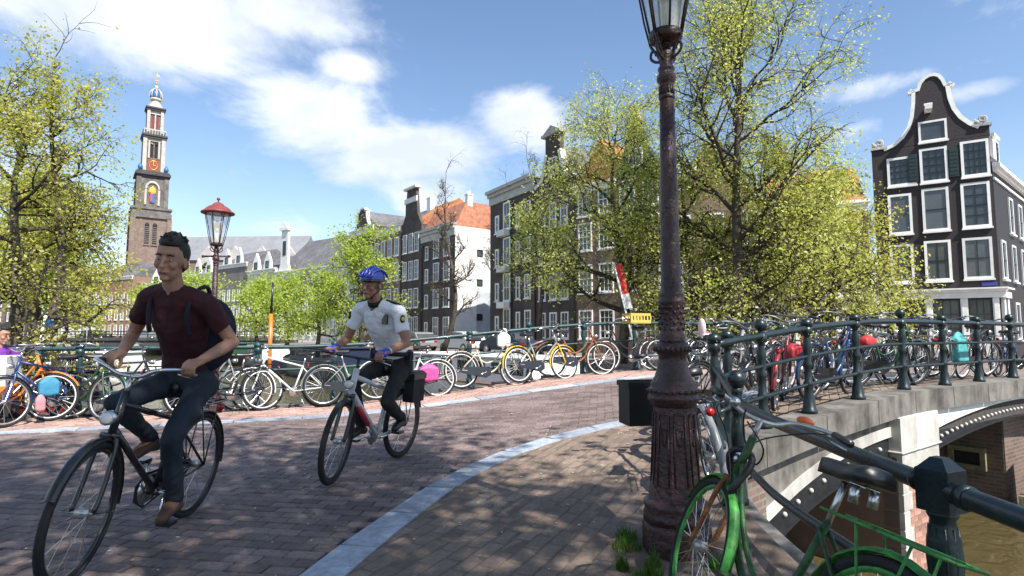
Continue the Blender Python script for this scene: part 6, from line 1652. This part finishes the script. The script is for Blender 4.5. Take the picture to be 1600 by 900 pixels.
boat('dark green barge moored along the right bank behind the white sporty bicycle', (-13.2,40.0), BA, 12, 3.4, 1.1, M_dgreen, M_dark, (-.42,.2,.9), M_navy)
boat('blue and white cabin boat further along the right bank', (-20.6,49.0), BA, 9, 3.0, .9, M_navy, M_wood, (-.3,.2,1.0), M_white_paint)
boat('black barge with wooden deck far along the right bank', (-27.8,58.0), BA, 11, 3.4, 1.0, M_dark, M_wood, (-.4,.1,1.0), M_dgreen)
boat('white motor boat with canopy out on the water at the left', (-26.0,36.0), R(-12), 5.2, 2.0, .75, M_white_paint, M_wood, (-.25,.2,.75), M_white_paint, name='motor_boat')
boat('white sloop with dark stripe near the left railing', (-28.0,41.5), R(-4), 6.5, 2.3, .9, M_white_paint, M_dark, (-.3,.15,.7), M_white_paint, M_navy, name='motor_boat')
boat('small red and yellow rowing boat moored at the left quay', (-16.0,19.6), R(-30), 3.0, 1.3, .62, M_red, M_yellow, None, stripe=M_yellow, name='rowing_boat')
boat('grey flat tour boat passing under the far bridge', (-53,66), R(128), 13, 3.4, .9, M_alu, M_white_paint, (-.4,.3,.9), M_alu, name='tour_boat')
mst = thing('boat_mast', 'tall mast with orange lower half standing on the dark barge', 'mast', (-15.3,36.6,WATER_Z))
b = MB(); b.tube([(0,0,-.5),(0,0,4.2)], .13, 8); b.build('lower_mast', M_orangep, mst)
b = MB(); b.tube([(0,0,4.21),(.05,0,6.2)], [.09,.06], 8); b.build('upper_mast', M_dark, mst)
# flags
def flag(label, loc, h, w, fh, mats, tilt=(0,0,0), name='flag_pole', pm=None):
    t = thing(name, label, 'flag', loc, 0, None, tilt); b = MB(); b.tube([(0,0,0),(0,0,h)], .035, 6); b.ball((0,0,h+.04), .06, 8, 6); b.build('pole', pm or M_white_paint, t)
    n = len(mats); N_ = 8
    for k, m in enumerate(mats):
        q = MB(); vs = []; 
        z0 = h-fh*(k+1)/n; z1 = h-fh*k/n
        for y_ in (-.006,.006):
            for i in range(N_+1):
                x_ = w*i/N_; off = .06*w*math.sin(i*1.1)
                vs += [(x_+.04,off+y_,z0-.1*w*i/N_),(x_+.04,off+y_,z1-.1*w*i/N_)]
        K2 = 2*(N_+1); fs = []
        for i in range(N_):
            a = i*2; fs += [(a,a+2,a+3,a+1),(K2+a,K2+a+1,K2+a+3,K2+a+2),(a,K2+a,K2+a+2,a+2),(a+1,a+3,K2+a+3,K2+a+1)]
        fs += [(0,1,K2+1,K2),(K2-2,2*K2-2,2*K2-1,K2-1)]
        q.add(vs, fs, False); q.build('banner', m, t)
    return t
M_fl_b = mat('flag_blue', (.03,.10,.22), .7); M_fl_w = mat('flag_white', (.7,.7,.7), .7); M_fl_r = mat('flag_red', (.55,.03,.03), .7); M_fl_g = mat('flag_green', (.05,.30,.20), .7)
flag('tall slanting dark blue and white banner on a boat at the left', (-16.5,19.8,-1.2), 3.0, .30, 1.35, [M_fl_b, M_fl_w, M_fl_b], (0,R(9),0))
flag('white and green flag on a thin pole far left of the church tower', (-39,53,-1.2), 6.0, .8, 2.0, [M_fl_w, M_fl_g])
flag('pale blue and white flag on a pole under the left tree', (-37.5,46,-1.2), 5.6, .6, 1.6, [M_fl_w, M_fl_b])
flag('long furled red and white flag on a leaning pole left of the lamp post', (5.0,22.2,-.6), 4.6, .26, 1.75, [M_fl_r, M_fl_r, M_fl_w], (R(0),R(-13),0))
# ------------------------------------------------------------------ far bridge
fbr = thing('stone_bridge', 'low three arched stone bridge far away at the end of the canal on the left', 'bridge', (-66,77.5,0), math.atan2(.5,30))
b = MB(); b.box(-2,34,0,9,-.35,.35); b.box(-2,34,-.2,.2,.36,.75); b.build('parapet', M_tblack, fbr)
b = MB()
for x in (-1.2,7.0,15.0,23.5,32): b.box(x-1.0,x+1.0,-.5,9.4,-2.6,-.351); b.box(x-1.2,x+1.2,-.8,-.501,-2.6,-.1)
b.build('pier', M_tpale, fbr)
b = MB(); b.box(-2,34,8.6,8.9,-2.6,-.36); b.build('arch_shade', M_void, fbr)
b = MB()
for k in range(30): b.tube([(-1+k*1.2,0,.75),(-1+k*1.2,0,1.55)], .07, 5)
b.tube([(-2,0,1.55),(34,0,1.55)], .07, 5); b.tube([(-2,0,1.15),(34,0,1.15)], .05, 5); b.build('railing', M_green, fbr)
# parked cars on the far bridge and the right quay
def car(label, loc, ang, m):
    t = thing('parked_car', label, 'car', loc, ang, 'cars parked along the canal')
    prof = [(-2.0,.35),(-2.05,.62),(-1.95,.85),(-1.55,.92),(-1.15,1.38),(-.2,1.45),(.55,1.40),(1.05,.98),(1.8,.86),(2.05,.66),(2.05,.35)]
    b = MB(); b.prism(prof, -.80, .80, XZ); o = b.build('body', m, t)
    b = MB()
    for s in (-1,1): b.prism([(-1.25,.95),(-1.02,1.32),(-.2,1.38),(.45,1.33),(.85,.97)], s*.80-.02, s*.80+.02, XZ)
    b.box(-1.5,-1.18,-.7,.7,.98,1.3, Matrix.Translation((0,0,0))); b.build('windows', M_pane, t)
    for x in (-1.3,1.28):
        for y in (-.76,.76):
            w = MB(); w.tube([(x,y-.1,.32),(x,y+.1,.32)], .32, 16); wo = w.build('wheel', M_tyre, t); w = MB(); w.tube([(x,y-.11,.32),(x,y+.11,.32)], .2, 12); w.build('hub_cap', M_alu, wo)
    for y in (-.55,.55): b = MB(); b.box(2.03,2.07,y-.15,y+.15,.62,.74); b.build('headlight', M_lens, t); b = MB(); b.box(-2.08,-2.03,y-.15,y+.15,.66,.8); b.build('tail_light', M_redlens, t)
    return t
car('dark blue car parked on the quay under the tree behind the lamp post', (-.2,36.0,-.05), BA, M_navy)
car('white car parked on the quay before the brown houses', (-3.4,40.0,-.05), BA, M_bwhite)
car('grey car parked on the quay before the dark warehouse', (-7.5,45.5,-.05), BA, M_grey)
car('red car parked on the quay near the white sided house', (-12.0,51.5,-.05), BA, M_red)
car('black car parked under the trees by the low white shop', (9.5,24.5,-.05), BA, M_dark)
car('dark car parked on the far bridge at the left', (-58,80.5,.36), R(2), M_dark); car('silver car parked on the far bridge left of the tower', (-51,80.5,.36), R(2), M_alu); car('red car parked on the far bridge at its right end', (-43.5,80.7,.36), R(2), M_red)
# ------------------------------------------------------------------ grass at the lamp base and fallen blossom on the paving
def grass(name, spots, n, seed):
    rs = random.Random(seed); b = MB()
    for (x, y, r_) in spots:
        for k in range(int(n*1.8)):
            a = rs.uniform(0,2*PI); q = r_*math.sqrt(rs.random()); px, py = x+q*math.cos(a), y+q*math.sin(a); h = rs.uniform(.03,.10)*(1.2-q/r_*.6); z = gz(px,py)-.005
            la = rs.uniform(0,2*PI); dx, dy = math.cos(la)*h*.45, math.sin(la)*h*.45; wx, wy = -math.sin(la)*.0022, math.cos(la)*.0022
            b.add([(px-wx,py-wy,z),(px+wx,py+wy,z),(px+dx*.4+wx*.7,py+dy*.4+wy*.7,z+h*.65),(px+dx*.4-wx*.7,py+dy*.4-wy*.7,z+h*.65),(px+dx,py+dy,z+h)], [(0,1,2,3),(3,2,4)])
    return stuff(b.build(name, leafmat('grass_blade', (.045,.10,.012), (.10,.19,.03)), None))
g1 = grass('grass_tuft', [(.69,2.93,.06),(.63,3.28,.08),(.56,3.02,.03),(.60,2.86,.03),(.66,3.42,.06),(1.02,2.96,.05),(.72,3.05,.04),(1.22,3.2,.06),(1.2,2.7,.05)], 90, 3)
tag(g1, 'bright green grass tufts growing at the foot of the foreground street lamp', 'grass')
rs = random.Random(12); b = MB()
for k in range(420):
    x, y = rs.uniform(-4,1.2), rs.uniform(2.4,9); 
    if region(x, y) is None: continue
    a = rs.uniform(0,PI); w = rs.uniform(.006,.016); h = w*rs.uniform(.4,.8); z = gz(x,y)+.007
    b.add([(x+w*math.cos(a)*s-h*math.sin(a)*t_, y+w*math.sin(a)*s+h*math.cos(a)*t_, z+.004*abs(s)) for s, t_ in ((-1,0),(0,-1),(1,0),(0,1))], [(0,1,2,3)])
fp = stuff(b.build('fallen_petals', mat('dry_petal', (.42,.40,.30), .8, isl=.4))); tag(fp, 'scattered pale blossom petals lying on the brick road', 'petals')
